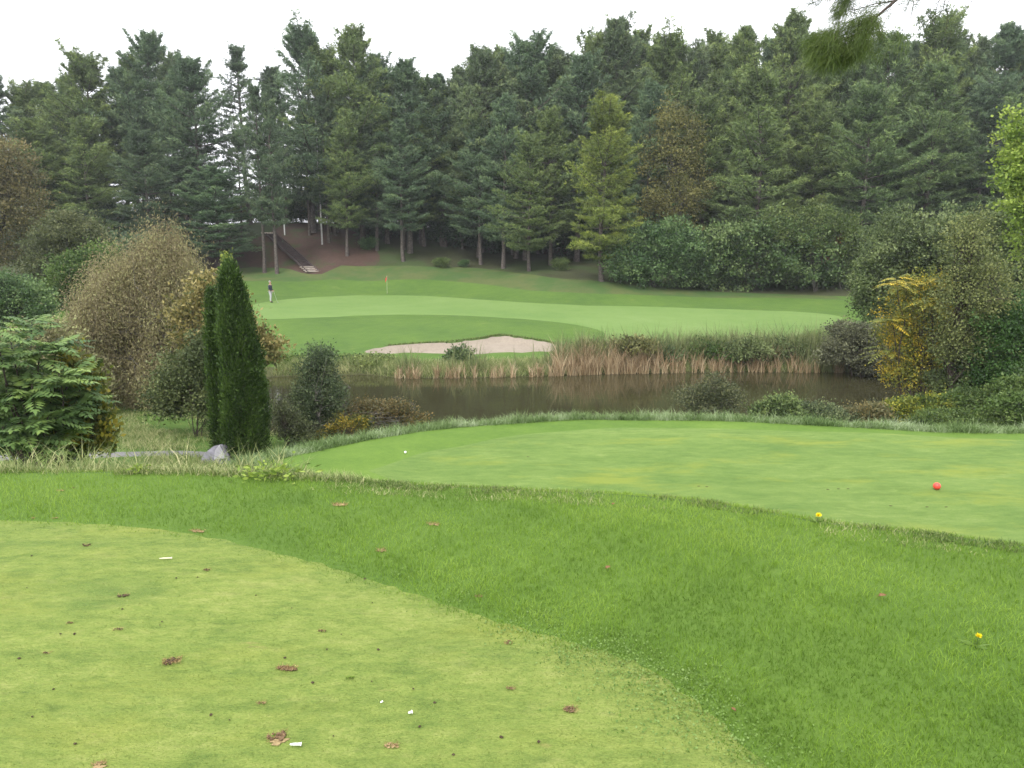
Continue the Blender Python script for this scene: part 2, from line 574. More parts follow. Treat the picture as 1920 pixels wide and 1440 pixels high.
# -------- pines
def pine_mesh(seed, H=22.0, RR=3.0, cb=.25, mat_leaf=None, mat_bark=None, dens=1.0, lean=.3, blunt=.5, asym=0.0):
    rng = np.random.default_rng(seed)
    n = 10
    tz = np.linspace(0, H, n)
    off = np.cumsum(rng.normal(size=(n, 2)) * .07 * lean, axis=0); off[0] = 0
    trunk = np.column_stack([off, tz])
    r0 = .24
    rad = r0 * (1 - tz / H) ** .8 + .02
    rad[0] *= 1.25
    T = tube(trunk, rad, 8)
    wood, tufP, tufD, tufT = [], [], [], []
    h = cb * H
    phase = rng.uniform(0, 6.28)
    lob = rng.uniform(.55, 1.25, 8)
    while h < H * .985:
        t = (h - cb * H) / (H * (1 - cb))
        prof = float(np.interp(t, [0, .12, .35, .6, .82, .93, 1], [.72, .95, 1.0, .86, .40 + .22 * blunt, .18 + .28 * blunt, .05 + .16 * blunt])) * rng.uniform(.7, 1.15)
        if rng.random() < .10: prof *= .45
        nb = rng.integers(4, 7) if t < .85 else 5
        a0 = rng.uniform(0, 6.28)
        for k in range(nb):
            az = a0 + 6.28 * k / nb + rng.normal() * .35
            Lb = RR * prof * lob[int((az % 6.283) / 6.283 * 8) % 8] * rng.uniform(.6, 1.15) + .25
            elev = (-.10 + .25 * rng.random()) + t ** 2.0 * 1.15
            base = np.array([np.interp(h, tz, off[:, 0]), np.interp(h, tz, off[:, 1]), h])
            dr = np.array([math.cos(az) * math.cos(elev), math.sin(az) * math.cos(elev), math.sin(elev)])
            s = np.linspace(0, 1, 5)[:, None]
            br = base + dr * Lb * s
            br[:, 2] += (s[:, 0] ** 2) * Lb * .16 - s[:, 0] * (1 - s[:, 0]) * Lb * .12
            wood.append(tube(br, np.linspace(.045, .01, 5) * (.6 + .25 * Lb), 3))
            m = int((10 + 21 * Lb) * dens)
            ss = rng.uniform(.22, 1.0, m) ** .8
            side = unit(np.cross(dr, [0, 0, 1.0]))
            ctr = np.stack([np.interp(ss, s[:, 0], br[:, j]) for j in range(3)], 1)
            wdt = (.14 + .25 * Lb) * (1.05 - ss * .7) * (1 - .35 * t)
            lat = rng.normal(size=m) * wdt
            P = ctr + side * lat[:, None] + np.array([0, 0, 1]) * (rng.normal(size=m) * .07 + .05)[:, None] - np.array([0, 0, .12]) * np.abs(lat)[:, None]
            P += dr * rng.normal(size=m)[:, None] * .1
            bt = rng.uniform(0, 1) * .5
            D = dr * .6 + side * (np.sign(lat) * .5)[:, None] + np.array([0, 0, .65])
            tufP.append(P); tufD.append(D); tufT.append(bt * .6 + rng.uniform(0, .42, m) + .30 * (ss - .45))  # lighter toward tips: light on outer boughs painted in, along with new growth
        h += rng.uniform(.45, 1.0) * (1.0 if t < .75 else .5)
    P = np.concatenate(tufP); D = unit(np.concatenate(tufD)); tt = np.concatenate(tufT)
    k = 6
    PP = np.repeat(P, k, 0) + rng.normal(size=(len(P) * k, 3)) * .05
    DD = np.repeat(D, k, 0) * .75 + rng.normal(size=(len(P) * k, 3)) * .75
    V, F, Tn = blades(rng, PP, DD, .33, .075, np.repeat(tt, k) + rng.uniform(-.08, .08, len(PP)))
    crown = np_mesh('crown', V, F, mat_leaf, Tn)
    W = merge(wood)
    branches = np_mesh('branches', W[0], W[1], mat_bark, W[2])
    tr = np_mesh('trunk', T[0], T[1], mat_bark, T[2], smooth=True)
    return tr, branches, crown, H


# -------- broadleaf shrubs and trees
def lobe_points(rng, lobes, nclump):
    """clump centres over the surfaces of ellipsoids (cx,cy,cz,rx,ry,rz)"""
    lobes = np.asarray(lobes, float)
    wt = (lobes[:, 3] * lobes[:, 5]); wt = wt / wt.sum()
    idx = rng.choice(len(lobes), nclump, p=wt)
    d = unit(rng.normal(size=(nclump, 3)))
    r = rng.uniform(.25, 1.0, nclump) ** .45 * rng.uniform(.82, 1.06, nclump)
    lump = 1 + .16 * np.sin(d[:, 0] * 5.1 + idx * 2.3) * np.sin(d[:, 2] * 6.3 + idx) + .08 * np.sin(d[:, 1] * 11 + d[:, 2] * 9)
    r = r * lump
    outl = rng.random(nclump) < .18
    r = np.where(outl, r * rng.uniform(1.05, 1.38, nclump), r)
    c = lobes[idx, :3] + d * lobes[idx, 3:6] * r[:, None]
    return c, d


def shrub_meshes(rng, lobes, base, nclump, per, sig, leaf, lw, mat_leaf, mat_bark, droop=0.0, up=.3, flat=.7,
                 trunk_r=.08, trunks=1, fork=.35, twigs=60, tintsig=.30, zsig=None, trunk_top=None, tint_shift=0.0, outd=.6, spread=.25):
    """everything in coordinates relative to base"""
    base = np.asarray(base, float)
    c, d = lobe_points(rng, lobes, nclump)
    gmin = base[2] + .05
    c[:, 2] = np.maximum(c[:, 2], gmin)
    ct = np.clip(rng.normal(.5, tintsig, nclump), 0, 1) + tint_shift
    kk = np.clip(rng.gamma(2.2, per / 2.2, nclump), per * .15, per * 3).astype(int) + 2
    reps = kk
    P = np.repeat(c, reps, 0)
    S = np.array([sig, sig, (zsig or sig * flat)])
    sc_ = np.repeat(np.sqrt(kk / per), reps)[:, None]
    P = P + rng.normal(size=P.shape) * S * sc_
    P[:, 2] = np.maximum(P[:, 2], gmin)
    D = np.repeat(d, reps, 0) * outd + rng.normal(size=P.shape) * .7
    D[:, 2] += up - droop
    T = np.repeat(ct, reps) + rng.normal(size=len(P)) * .12
    V, F, TT = leaves(rng, P - base, D, leaf, lw, T)
    crown = np_mesh('crown', V, F, mat_leaf, TT)
    # wood
    L_ = np.asarray(lobes, float)
    top = L_[:, :3].mean(0) if trunk_top is None else np.asarray(trunk_top, float)
    tubes = []
    forks = []
    for k in range(trunks):
        s = rng.normal(size=3) * spread * (1 if trunks > 1 else .2); s[2] = 0
        b0 = base + s * .35 + np.array([0, 0, -.15])
        f1 = base + (top - base) * fork + s
        tp = top + s * 1.5 * (1 if trunks > 1 else .3)
        seg = np.concatenate([bent(rng, b0, f1, 4, .04), bent(rng, f1, tp, 5, .08)[1:]])
        r_ = np.linspace(trunk_r, trunk_r * .25, len(seg)) / (1 + .25 * (trunks - 1))
        tubes.append(tube(seg - base, r_, 7))
        forks.append(seg)
    sel = rng.choice(nclump, min(twigs, nclump), replace=False)
    tw = []
    for q in sel:
        sg = forks[rng.integers(len(forks))]
        a = sg[rng.integers(len(sg) // 2, len(sg))] if c[q, 2] > base[2] + (top[2] - base[2]) * .6 else sg[rng.integers(1, max(2, len(sg) - 2))]
        tw.append(tube(bent(rng, a, c[q], 4, .08, .03) - base, np.linspace(trunk_r * .28, .004, 4), 3))
    Tm = merge(tubes)
    trunk = np_mesh('trunk', Tm[0], Tm[1], mat_bark, Tm[2], smooth=True)
    tws = None
    if tw:
        W = merge(tw)
        tws = np_mesh('branches', W[0], W[1], mat_bark, W[2])
    return trunk, tws, crown


def px_lobes(spec, Y, rng, depth=.8):
    """spec (px,py,rx_px,ry_px) seen at forward distance Y -> world ellipsoids, each with real depth"""
    out = []
    for s in spec:
        px, py, rx, ry = s[:4]
        dy = s[4] if len(s) > 4 else rng.uniform(-.4, .4) * rx / FPX * Y * 1.1
        p = at_dist(px, py, Y + dy)
        k = (Y + dy) / FPX
        out.append((p[0], p[1], p[2], rx * k, rx * k * depth, ry * k))
    return out


def woody(name, label, cat, px, Y, spec, mat, bark, seed, n=200, per=30, sig=.25, leaf=.1, lw=.06, group=None, color=None, depth=.8, base_py=None, **kw):
    rng = np.random.default_rng(seed)
    if base_py is not None:
        b = hits([(px, base_py)])[0]
        x, y = b[0], b[1]
        Y = y
    else:
        p = at_dist(px, 720, Y); x, y = p[0], p[1]
    z = hz(x, y)
    lobes = px_lobes(spec, Y, rng, depth)
    t, w, c = shrub_meshes(rng, lobes, (x, y, z), int(n * 1.15), int(per * 1.25), sig * 1.05, leaf * 1.2, lw * 1.35, mat, bark, **kw)
    root = thing(name, label, cat, (x, y, z), group)
    obj('stem' if cat == 'shrub' else 'trunk', t, root)
    if w is not None: obj('branches', w, root)
    o = obj('foliage' if cat == 'shrub' else 'crown', c, root)
    if color: o.color = (*color, 1)
    return root


def copy_tree(o, parent=None):
    c = o.copy(); COL.objects.link(c)
    if parent is not None: c.parent = parent
    for ch in list(o.children): copy_tree(ch, c)
    return c


def frond(rng, P, D, length, pairs=9, leaflet=.1, lw=.03, sag=.5):
    """compound leaf: leaflets in pairs along an arching rachis"""
    D = unit(np.asarray(D, float))
    s = np.linspace(.12, 1, pairs)
    side = unit(np.cross(D, [0, 0, 1.0]))
    R_ = P + D * length * s[:, None]
    R_[:, 2] -= sag * length * s ** 2
    tang = unit(np.gradient(R_, axis=0))
    pts, dirs = [], []
    for sg in (-1, 1):
        pts.append(R_); dirs.append(tang * .35 + side * sg + np.array([0, 0, -.35]) + rng.normal(size=(pairs, 3)) * .10)
    pts.append(R_[-1:]); dirs.append(tang[-1:])
    pts = np.concatenate(pts); dirs = unit(np.concatenate(dirs))
    sz = leaflet * np.concatenate([np.sin(np.clip(s, 0, 1) * 2.6 + .35) * .7 + .35] * 2 + [np.array([.9])])
    L_ = sz[:, None]
    # leaflet lies in the plane of dirs and tangent
    tg = np.concatenate([tang, tang, side[None, :] if side.ndim == 1 else side])
    wv = unit(tg - (tg * dirs).sum(1)[:, None] * dirs) * lw
    n = len(pts)
    a = pts; b = pts + dirs * L_ * .45 + wv * .5; c = pts + dirs * L_; d = pts + dirs * L_ * .45 - wv * .5
    b[:, 2] += .004; d[:, 2] += .004
    V = np.stack([a, b, c, d], 1).reshape(-1, 3)
    t0 = rng.uniform(0, .7)
    return V, np.arange(4 * n).reshape(n, 4), np.full(4 * n, t0) + np.repeat(rng.uniform(0, .25, n), 4)


def frond_plant(name, label, cat, px, Y, tips, mat, bark, seed, nfr=11, flen=.6, leaflet=.13, lw=.04, stem_r=.03, sag=.5, base_px=None, depth=1.0, pairs=10):
    """tips: (px,py,dy) where rosettes of compound leaves sit"""
    rng = np.random.default_rng(seed)
    p = at_dist(base_px or px, 720, Y); x, y = p[0], p[1]; z = hz(x, y)
    base = np.array([x, y, z])
    root = thing(name, label, cat, base)
    tubes, fr = [], []
    for (tx, ty, dy) in tips:
        t = at_dist(tx, ty, Y + dy)
        st = bent(rng, base + np.array([rng.normal() * .15, rng.normal() * .15, -.1]), t, 7, .05)
        tubes.append(tube(st - base, np.linspace(stem_r, stem_r * .35, 7), 5))
        for k in range(nfr):
            az = 6.28 * k / nfr + rng.normal() * .25
            el = rng.uniform(-.15, .75)
            D = (math.cos(az) * math.cos(el), math.sin(az) * math.cos(el), math.sin(el))
            pos = t + np.array([0, 0, -rng.uniform(0, .35) * flen * 1.2]) - base
            fr.append(frond(rng, pos, D, flen * rng.uniform(.7, 1.15), pairs, leaflet, lw, sag))
    T = merge(tubes); obj('stem', np_mesh('stem', T[0], T[1], bark, T[2], smooth=True), root)
    Fm = merge(fr); obj('foliage', np_mesh('foliage', Fm[0], Fm[1], mat, Fm[2]), root)
    return root


def arborvitae(name, label, px, base_Y, base_py, top_py, halfw_px, mat, bark, seed, n=52000, color=None, lean=0.0):
    rng = np.random.default_rng(seed)
    p = at_dist(px, base_py, base_Y); x, y = p[0], p[1]; z = hz(x, y)
    top = at_dist(px, top_py, base_Y)[2]
    H = top - z; Rm = halfw_px / FPX * base_Y
    # clumps: upright fans of scale foliage
    nc = 1500
    t = rng.uniform(0.01, 1, nc) ** .85
    az = rng.uniform(0, 6.283, nc)
    prof = np.interp(t, [0, .04, .17, .42, .62, .78, .92, .97, 1.0], [.80, .92, 1.0, .90, .78, .64, .38, .20, .03])
    bulge = 1 + .08 * np.sin(az * 3 + t * 9 + seed) + .07 * np.sin(az * 7 - t * 23) + .05 * np.sin(az * 13 + t * 41)
    rr = Rm * prof * bulge * rng.uniform(.78, 1.02, nc) * np.where(rng.random(nc) < .10, rng.uniform(1.04, 1.16, nc), 1)
    c = np.stack([np.cos(az) * rr, np.sin(az) * rr, t * H], 1)
    per = n // nc
    P = np.repeat(c, per, 0)
    A = np.repeat(az, per)
    inn = np.abs(rng.normal(size=len(P))) * .045
    P = P + rng.normal(size=P.shape) * np.array([.055, .055, .10])
    P[:, 0] -= np.cos(A) * inn; P[:, 1] -= np.sin(A) * inn
    P[:, 2] = np.maximum(P[:, 2], .02)
    P[:, 0] += lean * (P[:, 2] / H) ** 2
    D = np.stack([np.cos(A) * .55, np.sin(A) * .55, np.full(len(P), .8)], 1) + rng.normal(size=P.shape) * .35
    T = np.repeat(np.clip(.45 + .22 * np.sin(az * 5 + t * 31) * np.sin(t * 47 + az * 2) + rng.normal(0, .2, nc), 0, 1), per) + rng.normal(size=len(P)) * .1
    V, F, TT = leaves(rng, P, D, .075, .03, T)
    root = thing(name, label, 'tree', (x, y, z), 'arborvitae on the low ground')
    o = obj('crown', np_mesh('crown', V, F, mat, TT), root)
    if color: o.color = (*color, 1)
    # inner dead twigs and trunk
    tb = [tube(bent(rng, (0, 0, -.1), (0, 0, H * .93), 8, .01), np.linspace(.07, .01, 8), 7)]
    T_ = merge(tb); obj('trunk', np_mesh('trunk', T_[0], T_[1], bark, T_[2], smooth=True), root)
    tw = []
    for k in range(260):
        tt = rng.uniform(.03, .92); a = rng.uniform(0, 6.283)
        r_ = Rm * float(np.interp(tt, [0, .12, .35, .6, .8, 1], [.7, .95, .95, .8, .52, .05])) * .9
        tw.append(tube(bent(rng, (0, 0, max(.05, tt * H - r_ * .8)), (math.cos(a) * r_, math.sin(a) * r_, tt * H), 4, .05), np.linspace(.012, .005, 4), 3))
    T_ = merge(tw); obj('branches', np_mesh('branches', T_[0], T_[1], bark, T_[2]), root)
    return root


def blade_field(name, rng, XY, hgt, wid, mat, label, lean=.35, tint=None, bend=True, zoff=0.0, group=None, droop=.25):
    """two-segment grass blades standing on the terrain"""
    n = len(XY)
    z = height(XY[:, 0], XY[:, 1]) + zoff
    P = np.column_stack([XY, z])
    a = rng.uniform(0, 6.283, n)
    s = np.stack([np.cos(a), np.sin(a), np.zeros(n)], 1)
    ln = rng.normal(size=(n, 2)) * lean
    h = (hgt * rng.uniform(.55, 1.3, n))[:, None] if np.isscalar(hgt) else (hgt * rng.uniform(.7, 1.2, n))[:, None]
    D = np.column_stack([ln, np.ones(n)]); D = unit(D)
    w = (wid * rng.uniform(.7, 1.3, n))[:, None]
    m = P + D * h * .55
    D2 = D + np.column_stack([ln * 1.5, np.full(n, -droop)])
    tp = m + unit(D2) * h * .5
    V = np.stack([P - s * w * .5, P + s * w * .5, m + s * w * .4, m - s * w * .4, tp], 1).reshape(-1, 3)
    o = np.arange(n)[:, None] * 5
    F = np.concatenate([o + np.array([[0, 1, 2]]), o + np.array([[0, 2, 3]]), o + np.array([[3, 2, 4]])], 0)
    if tint is None: tint = rng.uniform(0, 1, n)
    me = np_mesh(name, V, F, mat, np.repeat(tint, 5))
    ob = obj(name, me)
    return tag(ob, label, None, group, 'stuff')


def in_poly_points(rng, poly, n):
    poly = np.asarray(poly)[:, :2]
    lo, hi = poly.min(0), poly.max(0)
    out = []
    tot = 0
    while tot < n:
        g = rng.uniform(lo, hi, (n * 2, 2))
        _, i = plan_dist(g, poly)
        out.append(g[i]); tot += i.sum()
    return np.concatenate(out)[:n]


def ridge_noise(x, y, f=1.0, ph=0.0):
    return (np.sin(x * f * 1.7 + ph) * np.sin(y * f * 2.1 + ph * 1.3) + .6 * np.sin(x * f * 4.3 + y * f * 3.1 + ph) + .4 * np.sin(x * f * 9.1 - y * f * 7.7))
EXPOSURE = 1.22
HAZE = 0.0004

# ================================================================== MATERIALS
bark_pine = plain_mat('pine_bark', (.10, .085, .075), .9, .1, 6, .45, .6)
bark_grey = plain_mat('grey_bark', (.13, .12, .105), .9, .1, 8, .35, .5)
bark_dark = plain_mat('dark_bark', (.06, .048, .04), .9, .1, 8, .4, .5)
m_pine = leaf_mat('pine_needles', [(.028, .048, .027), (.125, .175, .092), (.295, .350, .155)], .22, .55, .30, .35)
m_dkgreen = leaf_mat('dark_green_leaf', [(.028, .052, .026), (.065, .110, .048), (.13, .18, .085)], .25, .5, .3, .5)
m_olive = leaf_mat('olive_leaf', [(.050, .065, .028), (.11, .135, .055), (.19, .21, .09)], .3, .6, .3, .5)
m_ltgreen = leaf_mat('light_green_leaf', [(.05, .085, .025), (.11, .17, .045), (.19, .25, .075)], .35, .5, .3, .5)
m_brown = leaf_mat('brown_olive_leaf', [(.16, .135, .08), (.28, .25, .14), (.36, .37, .17)], .3, .7, .35, .25)
m_yellow = leaf_mat('yellow_leaf', [(.09, .125, .035), (.23, .24, .045), (.62, .44, .045)], .35, .5, .4, .6)
m_paleyel = leaf_mat('pale_yellow_leaf', [(.10, .12, .04), (.26, .24, .085), (.45, .40, .17)], .35, .5, .35, .9)
m_purple = leaf_mat('purple_grey_leaf', [(.050, .055, .034), (.105, .110, .062), (.17, .18, .095)], .25, .6, .3, .6)
m_sumac = leaf_mat('sumac_leaf', [(.055, .105, .038), (.130, .21, .062), (.26, .35, .09)], .3, .5, .35, .9)
m_vine = leaf_mat('vine_leaf', [(.06, .09, .025), (.17, .20, .04), (.42, .36, .05)], .35, .5, .5, 1.6)
m_redvine = leaf_mat('reddish_leaf', [(.055, .06, .035), (.13, .105, .055), (.22, .15, .07)], .3, .5, .4, 1.2)
m_arbor = leaf_mat('arborvitae_leaf', [(.018, .040, .008), (.046, .088, .015), (.10, .165, .028)], .2, .6, .3, 1.6)
m_arbtip = leaf_mat('arborvitae_tip', [(.12, .16, .03), (.22, .27, .05), (.32, .36, .07)], .3, .6, .3, 1.6)
m_willow = leaf_mat('grey_green_leaf', [(.045, .065, .035), (.10, .13, .065), (.18, .21, .10)], .3, .6, .3, .9)
m_lime = leaf_mat('bright_lime_leaf', [(.09, .15, .03), (.20, .29, .045), (.33, .42, .08)], .4, .5, .3, .9)
m_bough = leaf_mat('bough_needles', [(.025, .045, .015), (.075, .115, .028), (.16, .21, .045)], .4, .5, .5, 1.2)
m_rough = leaf_mat('rough_grass', [(.092, .172, .018), (.155, .262, .026), (.225, .335, .048)], .35, .6, .35, .9)
m_teeblade = leaf_mat('tee_grass', [(.138, .195, .036), (.190, .250, .052), (.245, .295, .078)], .3, .6, .4, .8)
m_lip = leaf_mat('seeding_grass', [(.09, .15, .04), (.18, .26, .095), (.37, .44, .26)], .3, .6, .3, .9)
m_weed = leaf_mat('edge_weeds', [(.10, .15, .04), (.22, .27, .09), (.45, .43, .22)], .3, .6, .5, .8)
m_weeddk = leaf_mat('edge_weeds_dark', [(.055, .095, .022), (.12, .17, .045), (.24, .27, .10)], .3, .6, .3, .9)
m_reedgreen = leaf_mat('cattail_leaf', [(.08, .11, .04), (.17, .20, .08), (.27, .29, .13)], .3, .6, .3, .6)
m_reeddry = leaf_mat('dry_reed', [(.19, .13, .065), (.37, .27, .155), (.56, .45, .29)], .25, .6, .3, .8)
m_clover = leaf_mat('clover_leaf', [(.085, .155, .03), (.14, .225, .045), (.20, .29, .085)], .3, .5, .2, 2)
m_straw = leaf_mat('dry_grass', [(.14, .085, .035), (.30, .19, .085), (.50, .36, .18)], .25, .7, .3, 30)

mats = {}
mats['ground'] = ground_mat('rough_turf', [(.042, .082, .020), (.063, .117, .024), (.088, .150, .028), (.125, .178, .042)],
                            (.22, 1.3, 9, 60), (.40, .3, .2, .3), .5, 90, .03, contrast=1.9,
                            patch=[((.16, .19, .05), .5, .62, .75, .45)])
mats['rough_turf'] = ground_mat('near_rough_turf', [(.048, .095, .018), (.078, .142, .022), (.108, .180, .028), (.15, .21, .045)],
                            (.22, 1.3, 9, 60), (.40, .3, .2, .3), .5, 90, .03, contrast=1.9)
mats['tee_surround'] = ground_mat('tee_surround_turf', [(.054, .110, .018), (.084, .152, .024), (.114, .190, .030), (.155, .23, .05)],
                            (.3, 1.5, 9, 50), (.40, .35, .25, .3), .5, 60, .03, contrast=1.9)
mats['upper_tee_turf'] = ground_mat('upper_tee_turf', [(.092, .142, .030), (.145, .202, .042), (.196, .246, .056), (.262, .292, .088)],
                                    (.7, 3.5, 14, 110), (.32, .36, .36, .5), .75, 70, .014, contrast=2.6, stretch=(.8, 1.7, 1), bump2=(9, 2.5),
                                    patch=[((.23, .25, .045), 1.1, .54, .70, .4), ((.30, .22, .10), 2.6, .66, .76, .6), ((.085, .145, .032), 1.7, .58, .72, .55),
                                           ((.07, .12, .02), 26, .62, .72, .6), ((.075, .125, .026), 5.5, .56, .72, .55), ((.27, .28, .09), 4.1, .58, .74, .5)])
mats['lower_tee_turf'] = ground_mat('lower_tee_turf', [(.062, .120, .026), (.100, .165, .036), (.138, .205, .048), (.195, .245, .078)],
                                    (.5, 2.2, 8, 50), (.35, .35, .3, .3), .55, 40, .025, contrast=2.2, stretch=(.6, 1.4, 1),
                                    patch=[((.21, .24, .035), .8, .54, .70, .55), ((.08, .135, .026), 2.6, .54, .70, .6)])
mats['putting_green'] = ground_mat('putting_green', [(.10, .175, .044), (.13, .205, .056), (.16, .235, .075)],
                                   (.10, .5, 3, 12), (.5, .4, .3, .2), .2, 20, .01, contrast=2.1)
mats['bunker_sand'] = ground_mat('bunker_sand', [(.195, .165, .130), (.255, .216, .170), (.305, .265, .21)], (.5, 2.5, 10, 40), (.3, .3, .3, .3), .5, 9, .06,
                                 patch=[((.18, .13, .10), 1.4, .60, .70, .5)])
mats['pond_bed'] = ground_mat('pond_bed', [(.04, .03, .02), (.07, .055, .035)], bump=.2)
mats['path'] = ground_mat('gravel_path', [(.13, .125, .125), (.18, .175, .175), (.24, .235, .235)], (.5, 3, 20, 60), (.2, .3, .3, .3), .6, 60, .02)
mats['forest_floor'] = ground_mat('forest_floor', [(.030, .032, .018), (.045, .048, .024), (.060, .068, .030), (.085, .085, .04)], (.12, .7, 4, 20), (.4, .3, .3, .3), .6, 8, .08,  # dark colours paint in the shade of the boughs overhead
                                  patch=[((.05, .075, .025), .16, .47, .56, .85)])
mats['needle_litter'] = ground_mat('needle_litter', [(.038, .030, .022), (.062, .040, .030), (.085, .052, .040), (.11, .07, .052)], (.12, .7, 4, 20), (.4, .3, .3, .3), .6, 8, .08,
                                   patch=[((.05, .07, .026), .30, .50, .62, .8)])
mats['pond_bank'] = ground_mat('pond_bank', [(.035, .035, .016), (.06, .065, .025), (.09, .095, .035)], (.4, 2, 8, 30), (.3, .3, .3, .3), .5, 20, .04)
mats['water'] = water_mat()
mats['dry_turf'] = ground_mat('dry_turf', [(.052, .082, .026), (.085, .108, .036), (.125, .128, .05)], (.2, 1.0, 6, 30), (.4, .3, .2, .3), .4, 30, .04,
                               patch=[((.05, .10, .026), .25, .44, .58, .8)])
build_ground(mats)

# ================================================================== PINES
PV = []
for i, (H, r_, cb, dn) in enumerate([(22, 4.6, .22, 1.0), (22, 5.2, .18, 1.0), (22, 4.3, .24, 1.0), (22, 5.6, .14, 1.0), (22, 3.5, .28, .85), (22, 4.8, .18, 1.0),
                                     (22, 3.9, .40, .55), (22, 5.0, .42, .8)]):
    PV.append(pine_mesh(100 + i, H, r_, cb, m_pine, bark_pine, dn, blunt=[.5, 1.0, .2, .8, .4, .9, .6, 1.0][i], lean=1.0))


def pine(label, px, Y, top_py, var, color=(1, 1, 1), group='pines along the far edge of the course', wide=1.18, rz=None, name='pine_tree', xy=None, h=None):
    if xy is None:
        p = at_dist(px, 720, Y); x, y = p[0], p[1]
        z = hz(x, y); H = at_dist(px, top_py, Y)[2] - z
    else:
        x, y = xy; z = hz(x, y); H = h
    tr, br, cr, H0 = PV[var]
    s = H / H0
    rs = random.Random(int(px * 7 + Y * 13 + var))
    root = thing(name, label, 'pine tree', (x, y, z - .1), group, rs.uniform(0, 6.28) if rz is None else rz)
    root.scale = (wide * (0.5 + .5 * s), wide * (0.5 + .5 * s), s)
    obj('trunk', tr, root); obj('branches', br, root)
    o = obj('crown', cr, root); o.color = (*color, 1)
    return root


BL = (.92, 1.02, 1.02); GR = (1.0, 1.08, .80); YG = (1.42, 1.30, .58); DK = (.78, .84, .84); MID = (1.15, 1.16, .76); GY = (1.06, 1.06, .98)
FRONT = [
    (-120, 86, 170, 3, DK), (-50, 84, 175, 1, BL),
    (62, 88, 148, 6, BL, 'dark blue-green pine with an open sky-pierced top at the far left of the tree line'),
    (135, 92, 160, 0, GY, 'greyish pine with a rounded top, second along the skyline from the left'),
    (215, 86, 118, 1, MID, 'full mid-green pine left of the tallest left-hand pine'),
    (268, 96, 130, 2, BL, 'narrow pine peeking out just left of the tallest left-hand pine'),
    (332, 90, 72, 0, BL, 'tallest pine of the left group, with a dark pointed crown'),
    (395, 86, 118, 5, BL, 'blue-green pine at the right end of the left group, beside the sky gap'),
    (487, 93, 96, 6, DK, 'thin see-through pine standing alone in the sky gap left of the stairs'),
    (542, 98, 128, 4, DK, 'short narrow spire pine between two taller ones above the stairs'),
    (602, 90, 70, 1, BL, 'tall dense dark pine rising directly above the hillside stairs'),
    (655, 95, 118, 6, DK, 'thin dark pine between the two tall pines right of the stairs'),
    (690, 88, 62, 0, MID, 'tall pine with a feathery forked top, right of the one above the stairs'),
    (775, 86, 115, 4, BL, 'slender pine with a bare spiky tip in front of a sky notch'),
    (838, 90, 140, 2, BL, 'lower pine right of the sky notch over the flag'),
    (900, 87, 102, 5, GY, 'blue-grey pine at the left shoulder of the central pine mass'),
    (942, 92, 94, 2, BL, 'narrow spire pine in the central mass, left of centre'),
    (985, 86, 92, 1, BL, 'pale blue-green pine at the middle of the skyline'),
    (1030, 91, 102, 5, GY, 'pine with a soft pale top just right of the middle of the skyline'),
    (1078, 85, 112, 0, BL, 'round-topped pine left of the tall brownish-tipped pine'),
    (1135, 88, 46, 0, GY, 'tall pine with a broad brownish tip, highest left of the right-hand group'),
    (1187, 93, 60, 4, MID, 'two-pronged pine tip just right of the tall broad-tipped pine'),
    (1240, 86, 88, 1, MID, 'green pine behind the yellow-brown broadleaf tree'),
    (1310, 92, 62, 4, MID, 'thin pine spire right of the yellow-brown broadleaf tree'),
    (1372, 84, 50, 2, MID, 'bright narrow column-topped pine right of centre'),
    (1440, 86, 40, 5, MID, 'tall pale-topped pine just left of the overhanging bough'),
    (1482, 94, 75, 0, GY, 'lower pine right of the tall pale-topped one, near the overhanging bough'),
    (1545, 86, 112, 3, GR, 'broad pine partly hidden behind the overhanging bough'),
    (1622, 82, 72, 0, GR, 'pine rising behind the twigs of the overhanging bough'),
    (1700, 86, 58, 1, MID, 'dense pine right of the overhanging bough'),
    (1745, 93, 72, 4, GY, 'narrow pine between two broad ones on the right'),
    (1820, 84, 44, 2, BL, 'pine with two upright prongs near the right end of the skyline'),
    (1868, 90, 84, 5, GY, 'hazy green pine second from the right end of the skyline'),
    (1925, 82, 62, 3, GR, 'pine cut by the right edge of the photo'),
    (2010, 84, 60, 1, BL), (2100, 80, 70, 3, BL),
]
OFFL = 'pine standing past the visible end of the tree line'
for f in FRONT:
    pine(f[5] if len(f) > 5 else OFFL, f[0], f[1], f[2], f[3], f[4])
